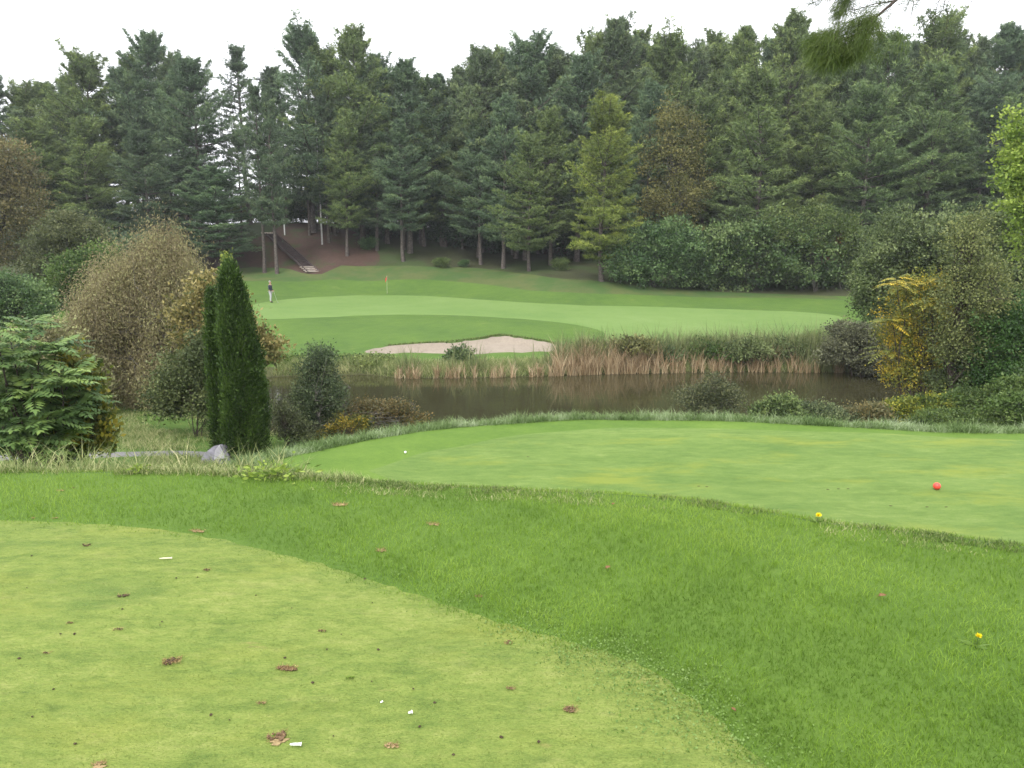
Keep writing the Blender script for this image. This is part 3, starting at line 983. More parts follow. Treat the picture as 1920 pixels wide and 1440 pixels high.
# lower, nearer pines whose trunks stand along the mown edge
NEAR = [
    (762, 83, 225, 2, BL, 'pine with a pale bare lower trunk behind the flag', .9),
    (903, 84, 232, 0, BL, 'pine on a slim grey trunk, first of three equal trunks right of the flag', .9),
    (944, 81, 190, 5, BL, 'pine on a slim grey trunk, middle one of three equal trunks right of the flag', .95),
    (991, 77, 265, 1, MID, 'pine on a slim grey trunk, last of three equal trunks right of the flag', .85),
    (1124, 70, 192, 3, YG, 'yellow-green pine with a thick bare trunk at the left end of the big shrubs', 1.0),
    (1400, 76, 150, 1, MID, 'green layered pine rising behind the big dark shrubs', 1.15),
    (1500, 80, 200, 3, MID, 'layered pine right of centre with flat bright lower boughs', 1.1),
    (1585, 75, 170, 5, GR, 'pine with tiers of flat boughs above the tallest shrub', 1.15),
    (1708, 78, 130, 0, GR, 'large layered pine in front of the dark hollow on the right', 1.2),
    (1890, 74, 185, 3, GR, 'low full pine at right behind the lime-green tree', 1.2),
    (1800, 80, 170, 1, BL, 'bluish pine behind the olive trees on the right', 1.1),
    (1300, 80, 190, 5, MID, 'green pine directly behind the dark green shrubs', 1.0),
    (832, 90, 250, 6, DK, 'dark pine in the gap between the flag and the three grey trunks', .9),
    (1030, 82, 210, 0, MID, 'pine with olive tips left of the thick-trunked yellow-green pine', .95),
    (1200, 80, 165, 5, BL, 'blue-green pine right behind the thick-trunked yellow-green pine', .95),
    (200, 80, 240, 1, MID, 'green pine in the second tier of the left group', 1.05),
    (300, 78, 250, 5, DK, 'dark pine behind the olive-brown tree', 1.05),
    (110, 80, 230, 3, MID, 'wide pine with low boughs above the left bushes', 1.0),
    (20, 78, 240, 0, BL, 'bluish pine at the left edge over the brownish tree', 1.0),
    (715, 86, 215, 5, DK, 'dark pine on the slope just left of the flag', .9),
    (660, 84, 230, 0, MID, 'pine with flat green boughs right of the stairs', .8),
]
for f in NEAR:
    pine(f[5], f[0], f[1], f[2], f[3], f[4], wide=f[6])
# small low pine in front of the left slope
pine('small low pine with drooping blue-green boughs in front of the sky gap', 430, 80, 318, 3, (.95, 1.1, 1.05), wide=1.45)
# bare-trunked hillside pines around the stairs
HILL = [(508, 80.5, 170, 6, 'thin dark pine trunk just left of the stairs'), (531, 79.5, 165, 4, 'pine whose grey trunk stands in front of the top of the stairs'),
        (553, 93, 200, 6, 'pine at the top of the slope right behind the stairs'), (594, 89, 190, 4, 'dark trunk pine in the reddish needle litter above the stairs'),
        (612, 91.5, 200, 6, 'second dark trunk in the reddish needle litter'), (628, 87, 180, 4, 'right-most dark trunk in the reddish needle litter'),
        (470, 86, 250, 6, 'thin pine left of the stairs behind the arborvitae tip')]
for px, Y, tp, v, lb in HILL:
    pine(lb, px, Y, tp, v, DK, wide=.75)

rb = random.Random(5)
FILL = 'mid-height pine filling the wall of boughs between the taller front pines'
for i in range(34):
    px = 640 + i * 42 + rb.uniform(-14, 14)
    pine(FILL, px, rb.uniform(86, 92), rb.uniform(135, 205), rb.choice([0, 1, 3, 5, 7]), rb.choice([BL, MID, GR, DK, GY]), group='pines filling the front wall', wide=rb.uniform(.9, 1.1))
SKY = 'secondary pine top tucked between two taller tops of the skyline'
for i, (px, tp) in enumerate([(98, 172), (178, 150), (300, 112), (362, 112), (630, 112), (720, 108), (800, 150), (870, 135), (920, 118), (962, 112), (1008, 112), (1054, 118),
                              (1105, 90), (1162, 84), (1212, 98), (1275, 100), (1340, 96), (1408, 82), (1462, 88), (1510, 105), (1590, 98), (1660, 88), (1722, 92), (1780, 82), (1845, 88), (1900, 88)]):
    pine(SKY, px, 89 + (i % 3), tp, [1, 0, 5, 3][i % 4], [BL, MID, GY, GR][(i * 3 + 1) % 4], group='secondary pine tops of the skyline', wide=.95)
FILL2 = 'mid-height pine filling the left group between its taller pines'
for px, tp in [(30, 205), (95, 215), (165, 190), (190, 150), (240, 185), (290, 150), (350, 175), (375, 150), (-20, 200), (640, 200)]:
    pine(FILL2, px, rb.uniform(86, 92), tp, rb.choice([6, 6, 7]), rb.choice([BL, MID, DK, GY]), group='pines filling the left group', wide=rb.uniform(.85, 1.05))
REAR = 'dark pine in the rear rows, seen only between the front pines'
for i in range(110):
    px = rb.uniform(-150, 2100)
    if px < 720 and (px > 250 or rb.random() < .8): continue
    Y = rb.uniform(93, 122)
    tp = rb.uniform(120, 260) if px > 850 else rb.uniform(190, 300)
    pine(REAR, px, Y, tp, rb.choice([0, 1, 3, 5, 5, 2] if px > 720 else [2, 4, 6]), rb.choice([DK, BL, GY]), group='pines in the rear rows', wide=rb.uniform(.9, 1.15))

# understorey at the back of the wood
rng = np.random.default_rng(77)
def shrub_variant(seed, mat, n=260, per=34, rx=2.2, rz_=1.8, leaf=.17, lw=.1, sig=.26):
    r_ = np.random.default_rng(seed)
    lobes = [(0, 0, rz_ * .75, rx, rx * .9, rz_ * .85)] + [(r_.uniform(-1, 1) * rx * .7, r_.uniform(-1, 1) * rx * .6, rz_ * r_.uniform(.5, 1.35), rx * r_.uniform(.4, .6), rx * .5, rz_ * r_.uniform(.35, .5)) for _ in range(7)]
    return shrub_meshes(r_, lobes, (0, 0, 0), n, per, sig, leaf, lw, mat, bark_dark, trunks=3, trunk_r=.06)
US = [shrub_variant(1, m_dkgreen), shrub_variant(2, m_dkgreen, rx=2.8, rz_=2.6), shrub_variant(3, m_olive)]
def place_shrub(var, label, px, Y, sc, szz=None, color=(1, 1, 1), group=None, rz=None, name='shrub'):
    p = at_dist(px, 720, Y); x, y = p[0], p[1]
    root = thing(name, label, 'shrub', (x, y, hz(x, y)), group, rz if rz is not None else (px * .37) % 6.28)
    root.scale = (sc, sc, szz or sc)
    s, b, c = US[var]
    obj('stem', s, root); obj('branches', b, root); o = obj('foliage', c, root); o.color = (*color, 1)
    return root
for i in range(16):
    px = 330 + i * 25
    place_shrub([2, 0, 1][i % 3], 'hazy olive bush on the hill crest behind the stairs', px, rb.uniform(97, 104), rb.uniform(.8, 1.25), None, (1.2, 1.2, 1.0), 'bushes on the hill crest')
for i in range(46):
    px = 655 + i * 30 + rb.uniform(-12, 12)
    place_shrub(rb.choice([0, 1]), 'dark leafy bush deep in the shade between the pine trunks', px, (rb.uniform(88, 93) if i % 2 else rb.uniform(93, 102)), rb.uniform(1.1, 1.8), None, (.62, .72, .68), 'undergrowth bushes under the pines')  # foliage tinted down to paint in the darkness behind the trunks
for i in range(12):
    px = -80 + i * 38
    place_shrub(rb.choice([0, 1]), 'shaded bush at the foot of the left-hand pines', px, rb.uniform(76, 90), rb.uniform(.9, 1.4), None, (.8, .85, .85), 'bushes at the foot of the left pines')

# ================================================================== FAR TREES AND SHRUBS
woody('broadleaf_tree', 'slender yellow-brown broadleaf tree growing up among the green pines', 'tree', 1262, 77,
      [(1262, 240, 42, 55), (1250, 310, 52, 60), (1290, 270, 34, 50), (1265, 380, 55, 50), (1225, 400, 40, 40), (1300, 350, 30, 60)],
      m_olive, bark_grey, 21, n=420, per=26, sig=.30, leaf=.17, lw=.11, color=(1.25, 1.05, .8), trunk_r=.16)
woody('leafy_shrub', 'dark green rounded shrub, left end of the big shrub bank beyond the green', 'shrub', 1225, 71,
      [(1215, 480, 75, 55), (1260, 450, 60, 45), (1180, 490, 50, 40), (1290, 490, 45, 45), (1235, 500, 70, 40)],
      m_dkgreen, bark_dark, 22, n=420, per=34, sig=.30, leaf=.17, lw=.11, trunks=4, base_py=537, group='big shrubs beyond the green', color=(1.1, 1.2, .9))
woody('leafy_shrub', 'big dark green large-leaved shrub in the middle of the shrub bank', 'shrub', 1410, 71,
      [(1370, 490, 85, 55), (1430, 470, 80, 60), (1500, 480, 80, 60), (1390, 450, 60, 35), (1330, 500, 50, 40), (1550, 500, 60, 45), (1470, 430, 70, 30)],
      m_dkgreen, bark_dark, 23, n=750, per=34, sig=.30, leaf=.19, lw=.13, trunks=6, base_py=544, group='big shrubs beyond the green', color=(1.4, 1.35, 1.05), spread=1.2)
woody('leafy_shrub', 'tall lighter green shrub topping the right half of the shrub bank', 'shrub', 1530, 73,
      [(1535, 425, 65, 45), (1500, 440, 70, 40), (1570, 440, 45, 45), (1460, 440, 60, 30), (1590, 480, 40, 50)],
      m_ltgreen, bark_grey, 24, n=460, per=34, sig=.26, leaf=.15, lw=.09, trunks=4, base_py=546, group='big shrubs beyond the green', color=(.9, .85, .85))
woody('small_tree', 'dull red-tinged sapling leaning out of the shrub bank on its right side', 'tree', 1565, 70.5,
      [(1563, 452, 20, 22), (1555, 475, 16, 20)], m_redvine, bark_grey, 25, n=60, per=22, sig=.18, leaf=.15, lw=.1, color=(1.6, 1.1, .8), trunk_r=.05)
woody('broadleaf_tree', 'olive-green tree on the right behind the yellow-leaved tree', 'tree', 1700, 47,
      [(1690, 440, 60, 50), (1650, 500, 50, 70), (1740, 470, 55, 70), (1700, 550, 75, 60), (1640, 560, 40, 45), (1780, 450, 50, 45), (1780, 540, 60, 60)],
      m_olive, bark_dark, 26, n=900, per=34, sig=.22, leaf=.13, lw=.08, color=(.98, 1.1, 1.0), trunk_r=.15, trunks=2)
woody('broadleaf_tree', 'wide olive-green tree at the right edge behind the leaning dark trunk', 'tree', 1880, 42,
      [(1860, 470, 70, 60), (1910, 440, 60, 60), (1900, 540, 80, 70), (1950, 500, 80, 90), (1840, 560, 60, 50)],
      m_olive, bark_dark, 27, n=800, per=34, sig=.22, leaf=.12, lw=.08, color=(1.0, 1.1, .95), trunk_r=.15, trunks=2)
woody('bank_shrub', 'dusky purple-grey shrub on the pond bank at the right end of the reeds', 'shrub', 1625, 37.5,
      [(1620, 650, 55, 38), (1590, 625, 38, 22), (1660, 640, 50, 40), (1565, 660, 25, 20), (1640, 680, 50, 20), (1690, 670, 40, 30)],
      m_purple, bark_dark, 28, n=520, per=34, sig=.15, leaf=.09, lw=.055, trunks=4, spread=.4)
woody('yellow_leaf_tree', 'tree with bright yellow autumn leaves at the right end of the pond', 'tree', 1715, 29.0,
      [(1705, 570, 45, 30), (1740, 540, 40, 30), (1690, 620, 45, 30), (1730, 660, 60, 35), (1690, 700, 45, 25), (1770, 590, 35, 35), (1760, 710, 50, 30)],
      m_yellow, bark_dark, 29, n=430, per=28, sig=.17, leaf=.075, lw=.04, trunks=3, trunk_r=.05, twigs=140, color=(.9, .92, .9))
woody('olive_tree', 'airy olive-green tree with a leaning dark trunk on the right bank', 'tree', 1775, 27.3,
      [(1810, 480, 42, 60), (1795, 560, 48, 55), (1850, 540, 50, 70), (1820, 640, 60, 50), (1870, 620, 45, 60), (1822, 430, 32, 38), (1775, 640, 30, 40)],
      m_olive, bark_dark, 30, n=520, per=24, sig=.17, leaf=.075, lw=.04, trunk_r=.12, twigs=140, color=(1.25, 1.22, 1.0), trunk_top=at_dist(1822, 450, 27.5), fork=.45)
woody('lime_tree', 'bright lime-green tree reaching in from the right edge, mid height', 'tree', 1975, 30,
      [(1925, 270, 40, 50), (1935, 360, 50, 60), (1970, 300, 80, 120), (1990, 420, 80, 80), (1910, 330, 22, 25)],
      m_lime, bark_grey, 31, n=500, per=30, sig=.17, leaf=.11, lw=.075, trunk_r=.15)
woody('leafy_shrub', 'mid-green shrub at the right edge below the olive trees', 'shrub', 1885, 27,
      [(1880, 620, 45, 50), (1920, 640, 60, 70), (1850, 680, 45, 45), (1900, 710, 60, 40)],
      m_ltgreen, bark_dark, 32, n=420, per=32, sig=.15, leaf=.085, lw=.05, trunks=4, color=(.55, .75, .65))
# right near-bank thicket, each clump a shrub
NB = [(1870, 24.0, [(1850, 760, 55, 30), (1800, 765, 45, 28), (1900, 750, 45, 35)], m_ltgreen, 'large light green bramble mound on the near bank, far right', (.9, .9, .9), .06),
      (1690, 24.4, [(1700, 775, 45, 22), (1745, 765, 40, 24)], m_vine, 'yellow-green bramble mound on the near bank below the yellow tree', (.85, .95, .9), .055),
      (1600, 24.0, [(1600, 785, 35, 17), (1630, 778, 28, 20)], m_redvine, 'brownish weedy shrub between the light green mounds on the near bank', (1.1, 1.3, 1.1), .05),
      (1530, 24.0, [(1530, 780, 40, 20), (1500, 775, 25, 22), (1560, 785, 30, 18)], m_willow, 'pale grey-green leafy mound on the near bank, right of the airy shrub', (1.1, 1.1, 1.0), .05),
      (1460, 23.6, [(1465, 765, 25, 22), (1440, 780, 25, 18), (1480, 790, 30, 14)], m_willow, 'leafy upright weed clump at the left end of the near-bank thicket', (1.2, 1.3, .9), .055),
      (1800, 22.5, [(1780, 790, 60, 14), (1840, 790, 60, 16), (1740, 790, 40, 13)], m_ltgreen, 'low green scrub fringe in front of the far-right bramble mound', (.85, .85, .8), .05),
      (1960, 23.0, [(1950, 740, 60, 45), (1900, 770, 50, 30)], m_ltgreen, 'green bramble mound cut by the right edge of the photo', (.8, .85, .8), .06),
      (1830, 27.5, [(1820, 700, 45, 35), (1780, 720, 35, 25), (1870, 690, 40, 40)], m_olive, 'olive thicket under the leaning dark trunk', (.9, 1.0, .85), .07),
      (1900, 30.5, [(1900, 720, 50, 35), (1850, 715, 40, 25)], m_dkgreen, 'dark green bush behind the far-right bramble mound', (1, 1, 1), .08)]
for i, (px, Y, lob, mt, lb, colr, lf) in enumerate(NB):
    woody('bank_shrub', lb, 'shrub', px, Y, lob, mt, bark_dark, 50 + i, n=300, per=34, sig=.10, leaf=lf * 1.25, lw=lf * .7, trunks=5, spread=.35, color=colr, group='scrub along the near bank', trunk_r=.025)
woody('airy_shrub', 'thin see-through grey-brown shrub standing before the water', 'shrub', 1330, 24.2,
      [(1340, 730, 30, 28), (1300, 745, 32, 18), (1365, 750, 24, 24), (1330, 765, 50, 15)],
      m_willow, bark_grey, 61, n=260, per=20, sig=.11, leaf=.06, lw=.028, trunks=4, trunk_r=.02, twigs=120, color=(1.0, .88, .85), spread=.25)

# ---- left side
woody('weeping_tree', 'large rounded olive-brown tree with fine drooping twigs behind the arborvitae', 'tree', 265, 26.5,
      [(305, 470, 38, 38), (330, 520, 52, 50), (240, 540, 70, 50), (190, 590, 62, 50), (330, 600, 75, 80), (250, 650, 110, 75), (165, 640, 38, 55), (300, 720, 90, 60), (225, 730, 55, 50), (280, 520, 50, 50)],
      m_brown, bark_grey, 40, n=2300, per=56, sig=.15, zsig=.34, leaf=.085, lw=.017, droop=.95, up=.1, outd=.3, trunk_r=.13, twigs=260, trunks=3, spread=.5, color=(.98, .95, .9))
woody('yellowing_shrub', 'tall shrub with pale yellow leaves just left of the arborvitae pair', 'shrub', 395, 22.5,
      [(400, 560, 45, 40), (370, 620, 45, 60), (430, 600, 40, 50), (500, 650, 32, 32, .3), (390, 540, 30, 25), (470, 630, 30, 40, .5)],
      m_paleyel, bark_grey, 41, n=250, per=20, sig=.16, leaf=.10, lw=.055, trunks=4, trunk_r=.04, twigs=160, spread=.35, color=(.85, .8, .75))
woody('olive_shrub', 'olive-green shrub filling the foot of the yellowing shrub', 'shrub', 360, 21.5,
      [(360, 710, 55, 60), (400, 740, 40, 60), (320, 740, 45, 45), (385, 670, 45, 40)],
      m_olive, bark_dark, 42, n=420, per=32, sig=.13, leaf=.07, lw=.04, trunks=4, trunk_r=.03, spread=.3, color=(.9, .95, .85))
woody('brownish_tree', 'brownish-green broadleaf tree at the left edge below the pines', 'tree', 5, 62,
      [(20, 320, 50, 60), (-30, 340, 60, 80), (40, 390, 45, 50), (10, 450, 60, 50)],
      m_olive, bark_dark, 43, n=520, per=30, sig=.3, leaf=.15, lw=.09, color=(1.2, .9, .9), trunk_r=.2)
woody('round_tree', 'round grey-olive tree standing below the left-hand pines', 'tree', 130, 52,
      [(130, 450, 72, 50), (100, 490, 60, 45), (170, 480, 50, 45), (120, 520, 75, 30), (130, 425, 45, 28)],
      m_olive, bark_dark, 44, n=700, per=32, sig=.22, leaf=.12, lw=.07, color=(.82, .8, .8), trunk_r=.15)
woody('leafy_shrub', 'light green shrub between the round grey-olive tree and the olive-brown tree', 'shrub', 160, 42,
      [(150, 510, 45, 38), (190, 490, 40, 30), (120, 540, 40, 30), (170, 550, 50, 35)],
      m_ltgreen, bark_dark, 45, n=420, per=32, sig=.19, leaf=.11, lw=.07, color=(.72, .8, .7), trunks=4, spread=.5)
woody('leafy_shrub', 'dense mid-green shrub at the left edge above the feathery-leaved plants', 'shrub', 35, 38,
      [(30, 560, 55, 45), (70, 570, 30, 35), (-20, 560, 60, 50), (10, 610, 70, 30)],
      m_dkgreen, bark_dark, 46, n=460, per=32, sig=.17, leaf=.10, lw=.065, color=(1.25, 1.3, 1.0), trunks=4, spread=.5)
woody('leafy_shrub', 'dark shrub in the shade behind the light green shrub', 'shrub', 235, 56,
      [(240, 470, 50, 35), (220, 500, 50, 30), (280, 480, 40, 40)],
      m_dkgreen, bark_dark, 47, n=260, per=30, sig=.22, leaf=.13, lw=.08, color=(1, 1, 1), trunks=3, spread=.5)
woody('leafy_shrub', 'brown-tinged low shrub behind the feathery-leaved plants', 'shrub', 95, 24,
      [(60, 640, 50, 25), (110, 650, 50, 40), (170, 720, 30, 60), (90, 700, 70, 40)],
      m_brown, bark_dark, 48, n=330, per=30, sig=.15, leaf=.08, lw=.045, color=(.9, .95, .85), trunks=4, spread=.5)
woody('vine_shrub', 'tangle of yellow-green vine leaves at the right side of the feathery-leaved plants', 'shrub', 165, 14.2,
      [(150, 700, 28, 40), (185, 770, 18, 12), (150, 760, 40, 40), (190, 815, 22, 28), (130, 820, 50, 30)],
      m_vine, bark_dark, 49, n=230, per=14, sig=.09, leaf=.085, lw=.07, color=(.85, .85, .8), trunks=5, trunk_r=.015, spread=.2)
woody('leafy_shrub', 'dark low shrub in the shade beneath the feathery-leaved plants', 'shrub', 60, 14.4,
      [(40, 800, 80, 50), (110, 820, 50, 40), (-30, 780, 60, 60), (60, 740, 60, 50)],
      m_ltgreen, bark_dark, 62, n=520, per=30, sig=.12, leaf=.075, lw=.045, color=(.62, .72, .6), trunks=5, trunk_r=.02, spread=.4)
frond_plant('sumac', 'sumac with feathery compound leaves crowding the left edge', 'shrub', 60, 13.2,
            [(20, 640, 0), (75, 655, .2), (110, 700, -.2), (60, 720, -.4), (10, 720, -.3), (130, 760, .1), (90, 780, -.4), (40, 790, -.5), (-40, 680, 0), (-30, 770, 0), (140, 690, .4), (105, 640, .6), (5, 800, -.6), (35, 680, .3), (150, 730, .5), (95, 740, 0), (70, 820, -.5), (-10, 720, .4), (60, 600, .9), (125, 800, 0), (0, 660, -.5), (50, 760, .3)],
            m_sumac, bark_dark, 71, nfr=16, flen=.50, leaflet=.19, lw=.062, sag=.28, pairs=8)
frond_plant('sumac', 'tall single sumac stem whose top leaves touch the left edge, highest of all', 'shrub', -30, 12.4,
            [(-15, 600, 0), (-40, 640, .1)], m_sumac, bark_dark, 72, nfr=10, flen=.6, leaflet=.14, lw=.045, sag=.3)
frond_plant('feathery_tree', 'young tree with arching golden compound leaves on top, beside the yellow tree', 'tree', 1700, 28.4,
            [(1680, 520, 0), (1700, 530, .4), (1755, 525, .2), (1735, 560, -.3), (1670, 590, 0), (1665, 650, .3)], m_yellow, bark_dark, 73, nfr=12, flen=.85, leaflet=.2, lw=.06, sag=.45, base_px=1725)
arborvitae('arborvitae', 'tall dark green pointed arborvitae, the larger of the pair', 466, 18.2, 864, 500, 40, m_arbor, bark_dark, 3, lean=-.17, n=66000)
arborvitae('arborvitae', 'slimmer arborvitae tucked behind the left side of the tall one', 417, 18.7, 850, 550, 17, m_arbor, bark_dark, 4, n=22000)
# pale leader behind the tall arborvitae tip
arborvitae('arborvitae', 'very slender yellow-green arborvitae tip showing above the tall one', 449, 19.4, 850, 484, 7, m_arbtip, bark_dark, 6, n=9000)
woody('willow_shrub', 'grey-green willow shrub rising in front of the pond, right of the arborvitae', 'shrub', 600, 22.8,
      [(605, 670, 28, 26), (590, 700, 30, 30), (610, 740, 38, 40), (600, 780, 40, 30), (570, 760, 22, 35)],
      m_willow, bark_grey, 63, n=420, per=26, sig=.11, leaf=.065, lw=.028, trunks=5, trunk_r=.03, twigs=160, spread=.3, color=(.85, .92, .85))
woody('reddish_shrub', 'low reddish-brown shrub at the pond edge right of the willow shrub', 'shrub', 710, 23.2,
      [(700, 775, 45, 22), (740, 770, 35, 20), (780, 785, 25, 12), (665, 785, 28, 20)],
      m_redvine, bark_grey, 64, n=280, per=22, sig=.10, leaf=.06, lw=.035, trunks=5, trunk_r=.02, twigs=120, spread=.5, color=(1.1, 1.15, .9))
woody('dark_shrub', 'sparse dark shrub in front of the shining water right beside the arborvitae', 'shrub', 540, 21.0,
      [(540, 790, 26, 30), (560, 810, 34, 18), (525, 770, 14, 30)],
      m_purple, bark_dark, 65, n=150, per=18, sig=.09, leaf=.055, lw=.03, trunks=4, trunk_r=.02, twigs=100, spread=.3, color=(1, 1.1, .9))
woody('golden_weed', 'low golden-leaved weedy bush on the bank below the willow shrub', 'shrub', 640, 21.6,
      [(640, 800, 30, 18), (670, 795, 25, 14), (615, 815, 20, 12)],
      m_vine, bark_dark, 66, n=130, per=18, sig=.08, leaf=.055, lw=.035, trunks=4, trunk_r=.015, spread=.3, color=(.95, .8, .8))
# far-bank bushes
FB = [(858, 674, 22, 22, m_dkgreen, 'small dark green bush among the reeds in front of the bunker', (1.3, 1.2, 1.0)),
      (1247, 668, 20, 18, m_dkgreen, 'dark green bush half-way along the reed bed', (1.0, 1.05, .9)),
      (1320, 655, 42, 16, m_ltgreen, 'light green weedy bush right of the dark one in the reed bed', (.7, .8, .75)),
      (1400, 655, 45, 18, m_olive, 'olive weedy bush above the dry reeds, right of centre', (1.0, 1.1, 1.0)),
      (1480, 655, 45, 18, m_olive, 'olive-green bush near the right part of the reed bed', (.85, 1.0, .9)),
      (1190, 650, 40, 14, m_olive, 'brown-olive weedy bush above the tall dry reeds', (1.25, 1.1, .95)),
      (1110, 655, 36, 13, m_olive, 'pale olive bush at the left end of the tall dry reeds', (1.3, 1.3, 1.1)),
      (1373, 672, 18, 12, m_lime, 'small lime-yellow bush at the waterline among dry reeds', (.9, .9, .8)),
      (700, 692, 40, 10, m_olive, 'low yellow-olive scrub on the far bank left of the reeds', (1.5, 1.6, 1.2)),
      (620, 688, 40, 9, m_ltgreen, 'low bright green scrub on the far bank behind the willow shrub', (.9, .95, .8)),
      (540, 684, 40, 10, m_ltgreen, 'low green scrub on the far bank beside the arborvitae', (.95, .95, .8))]
for i, (px, py, rx, ry, mt, lb, colr) in enumerate(FB):
    woody('bank_shrub', lb, 'shrub', px, 39.6, [(px, py, rx, ry), (px - rx * .5, py + ry * .4, rx * .6, ry * .7), (px + rx * .5, py + ry * .4, rx * .6, ry * .7)], mt, bark_dark, 80 + i,
          n=170, per=26, sig=.14, leaf=.11, lw=.06, trunks=3, trunk_r=.02, spread=.4, color=colr, group='bushes along the far bank')
# greenery at the foot of the pines
for i, (px, Y, s, lb) in enumerate([(832, 81, .36, 'low green bush at the mown edge left of the three grey trunks'), (872, 82, .28, 'small bush at the foot of the first grey trunk'),
                                    (1050, 77, .42, 'low spreading bush left of the thick-trunked pine'), (1170, 71.5, .5, 'small bush at the right foot of the thick-trunked pine'),
                                    (700, 86, .5, 'small dark bush on the slope behind the flag')]):
    place_shrub(2 if i in (0, 2) else 0, lb, px, Y, s, None, (.95, 1.15, .8), 'small bushes at the edge of the pines')

# ================================================================== REEDS
rng = np.random.default_rng(11)
shore = np.array(FAR_SHORE)


def along(px0, px1, n, off0, off1):
    """plan points along the far shore between two photo columns, set back from the water"""
    seg = smooth_poly(shore, False, 8)
    pxs = 960 + seg[:, 0] / seg[:, 1] * FPX * 1.0
    order = np.argsort(pxs); pxs = pxs[order]; sg = seg[order]
    t = rng.uniform(px0, px1, n)
    x = np.interp(t, pxs, sg[:, 0]); y = np.interp(t, pxs, sg[:, 1])
    y = y + rng.uniform(off0, off1, n)
    return np.column_stack([x, y]), t


def clumped(t, f, thr, s=0.0):
    v = .5 + .5 * np.sin(t * f + s) * np.sin(t * f * .37 + 1.3 + s) + .25 * np.sin(t * f * 2.9)
    return v > thr


def reeds(name, px0, px1, n, off0, off1, h, w, mat, label, thr=-9, f=.12, lean=.10, s=0.0):
    XY, t = along(px0, px1, n, off0, off1)
    k = clumped(t, f, thr, s)
    XY = XY[k]; t = t[k]
    h = h * np.clip(.80 + .22 * np.sin(t * .21 + s) * np.sin(t * .083 + 2) + .16 * np.sin(t * .61 + s * 3) + rng.normal(size=len(t)) * .20, .25, 1.35)
    return blade_field(name, rng, XY, h, w, mat, label, lean=lean, droop=.08)


reeds('dry_reeds', 735, 1060, 1500, -.25, .5, .62, .030, m_reeddry, 'broken tan reed stalks standing at the waterline below the bunker', .42, lean=.2)
reeds('dry_reeds', 1040, 1240, 2800, -.25, .9, 1.22, .030, m_reeddry, 'tall tan reed stalks massed at the waterline right of the bunker', .05, lean=.2)
reeds('dry_reeds', 1240, 1590, 2300, -.25, .6, .98, .030, m_reeddry, 'tan reed stalks along the waterline below the olive bushes', .40, lean=.2)
reeds('cattails', 735, 1060, 800, .2, 1.3, 1.25, .026, m_reedgreen, 'thin green cattail leaves rising in front of the bunker', .60, .07, .14, 2)
reeds('cattails', 1050, 1600, 12000, .45, 2.4, 1.38, .030, m_reedgreen, 'mass of green cattail leaves behind the tan stalks', -.2, .09, .24, 1)
reeds('cattails', 1500, 1600, 900, -.1, .8, 1.7, .028, m_reedgreen, 'taller dark cattails at the right end of the reed bed', .1, .1, .10, 1)
blade_field('bank_grass', rng, along(500, 1620, 34000, .05, 2.4)[0], .36, .02, m_weed, 'unmown grass along the far pond bank', lean=.35)
# bunker lip grass
bb = BUNKER[np.argsort(BUNKER[:, 0])]
bi = rng.integers(0, len(BUNKER), 5000); bt = rng.uniform(0, 1, 5000)[:, None]
bp_ = BUNKER[bi] * (1 - bt) + np.roll(BUNKER, -1, 0)[bi] * bt
cen = BUNKER.mean(0)
bp_ = bp_ + unit(bp_ - cen) * rng.uniform(0.0, .25, 5000)[:, None]
blade_field('bunker_edge_grass', rng, bp_[bp_[:, 1] > cen[1]], .14, .02, m_weeddk, 'dark uncut grass hanging over the back lip of the bunker', lean=.4)

# ================================================================== NEAR GRASS
rng = np.random.default_rng(12)


def near_pts(n, x0, x1, y0, y1, d0):
    g = np.column_stack([rng.uniform(x0, x1, n), rng.uniform(y0, y1, n)])
    d = np.hypot(g[:, 0], g[:, 1])
    return g[rng.random(n) < np.clip((d0 / d) ** 1.6, 0, 1)]


g = near_pts(2500000, -7.5, 7.0, 0.3, 6.6, 2.2)
d1, it = plan_dist(g, UP_TEE)
_, iu = plan_dist(g, UP_POLY)
ok_ = ((~it) | (d1 < np.abs(rng.normal(size=len(g))) * .06)) & (iu | (plan_dist(g, UP_POLY)[0] < .5))
g1 = g[ok_]; dd = d1[ok_]
dd = np.where(it[ok_], 0, dd)
hh = .014 + .020 * sstep(dd, 0, .12) + .006 * ridge_noise(g1[:, 0], g1[:, 1], .9)
tt = np.clip(.5 - .22 * np.exp(-(dd / .22) ** 2) + .26 * ridge_noise(g1[:, 0], g1[:, 1], .8) + .16 * ridge_noise(g1[:, 0] * 3.1 + 2, g1[:, 1] * 3.3, 1.1) + rng.normal(size=len(g1)) * .15, 0, 1)
k = rng.random(len(g1)) < .62
blade_field('rough_grass', rng, g1[k], hh[k], .0026, m_rough, 'mown rough of blade grass between the two tees', lean=.45, tint=tt[k])
g = near_pts(420000, -4.2, 1.8, 1.0, 5.2, 2.0)
_, it = plan_dist(g, UP_TEE)
g2 = g[it]
blade_field('tee_grass', rng, g2, .0062, .0022, m_teeblade, 'very short mown grass of the upper tee', lean=1.1,
            tint=np.clip(.5 + .2 * ridge_noise(g2[:, 0], g2[:, 1], 1.3) + rng.normal(size=len(g2)) * .2, 0, 1))
print('near blades', k.sum(), len(g2))
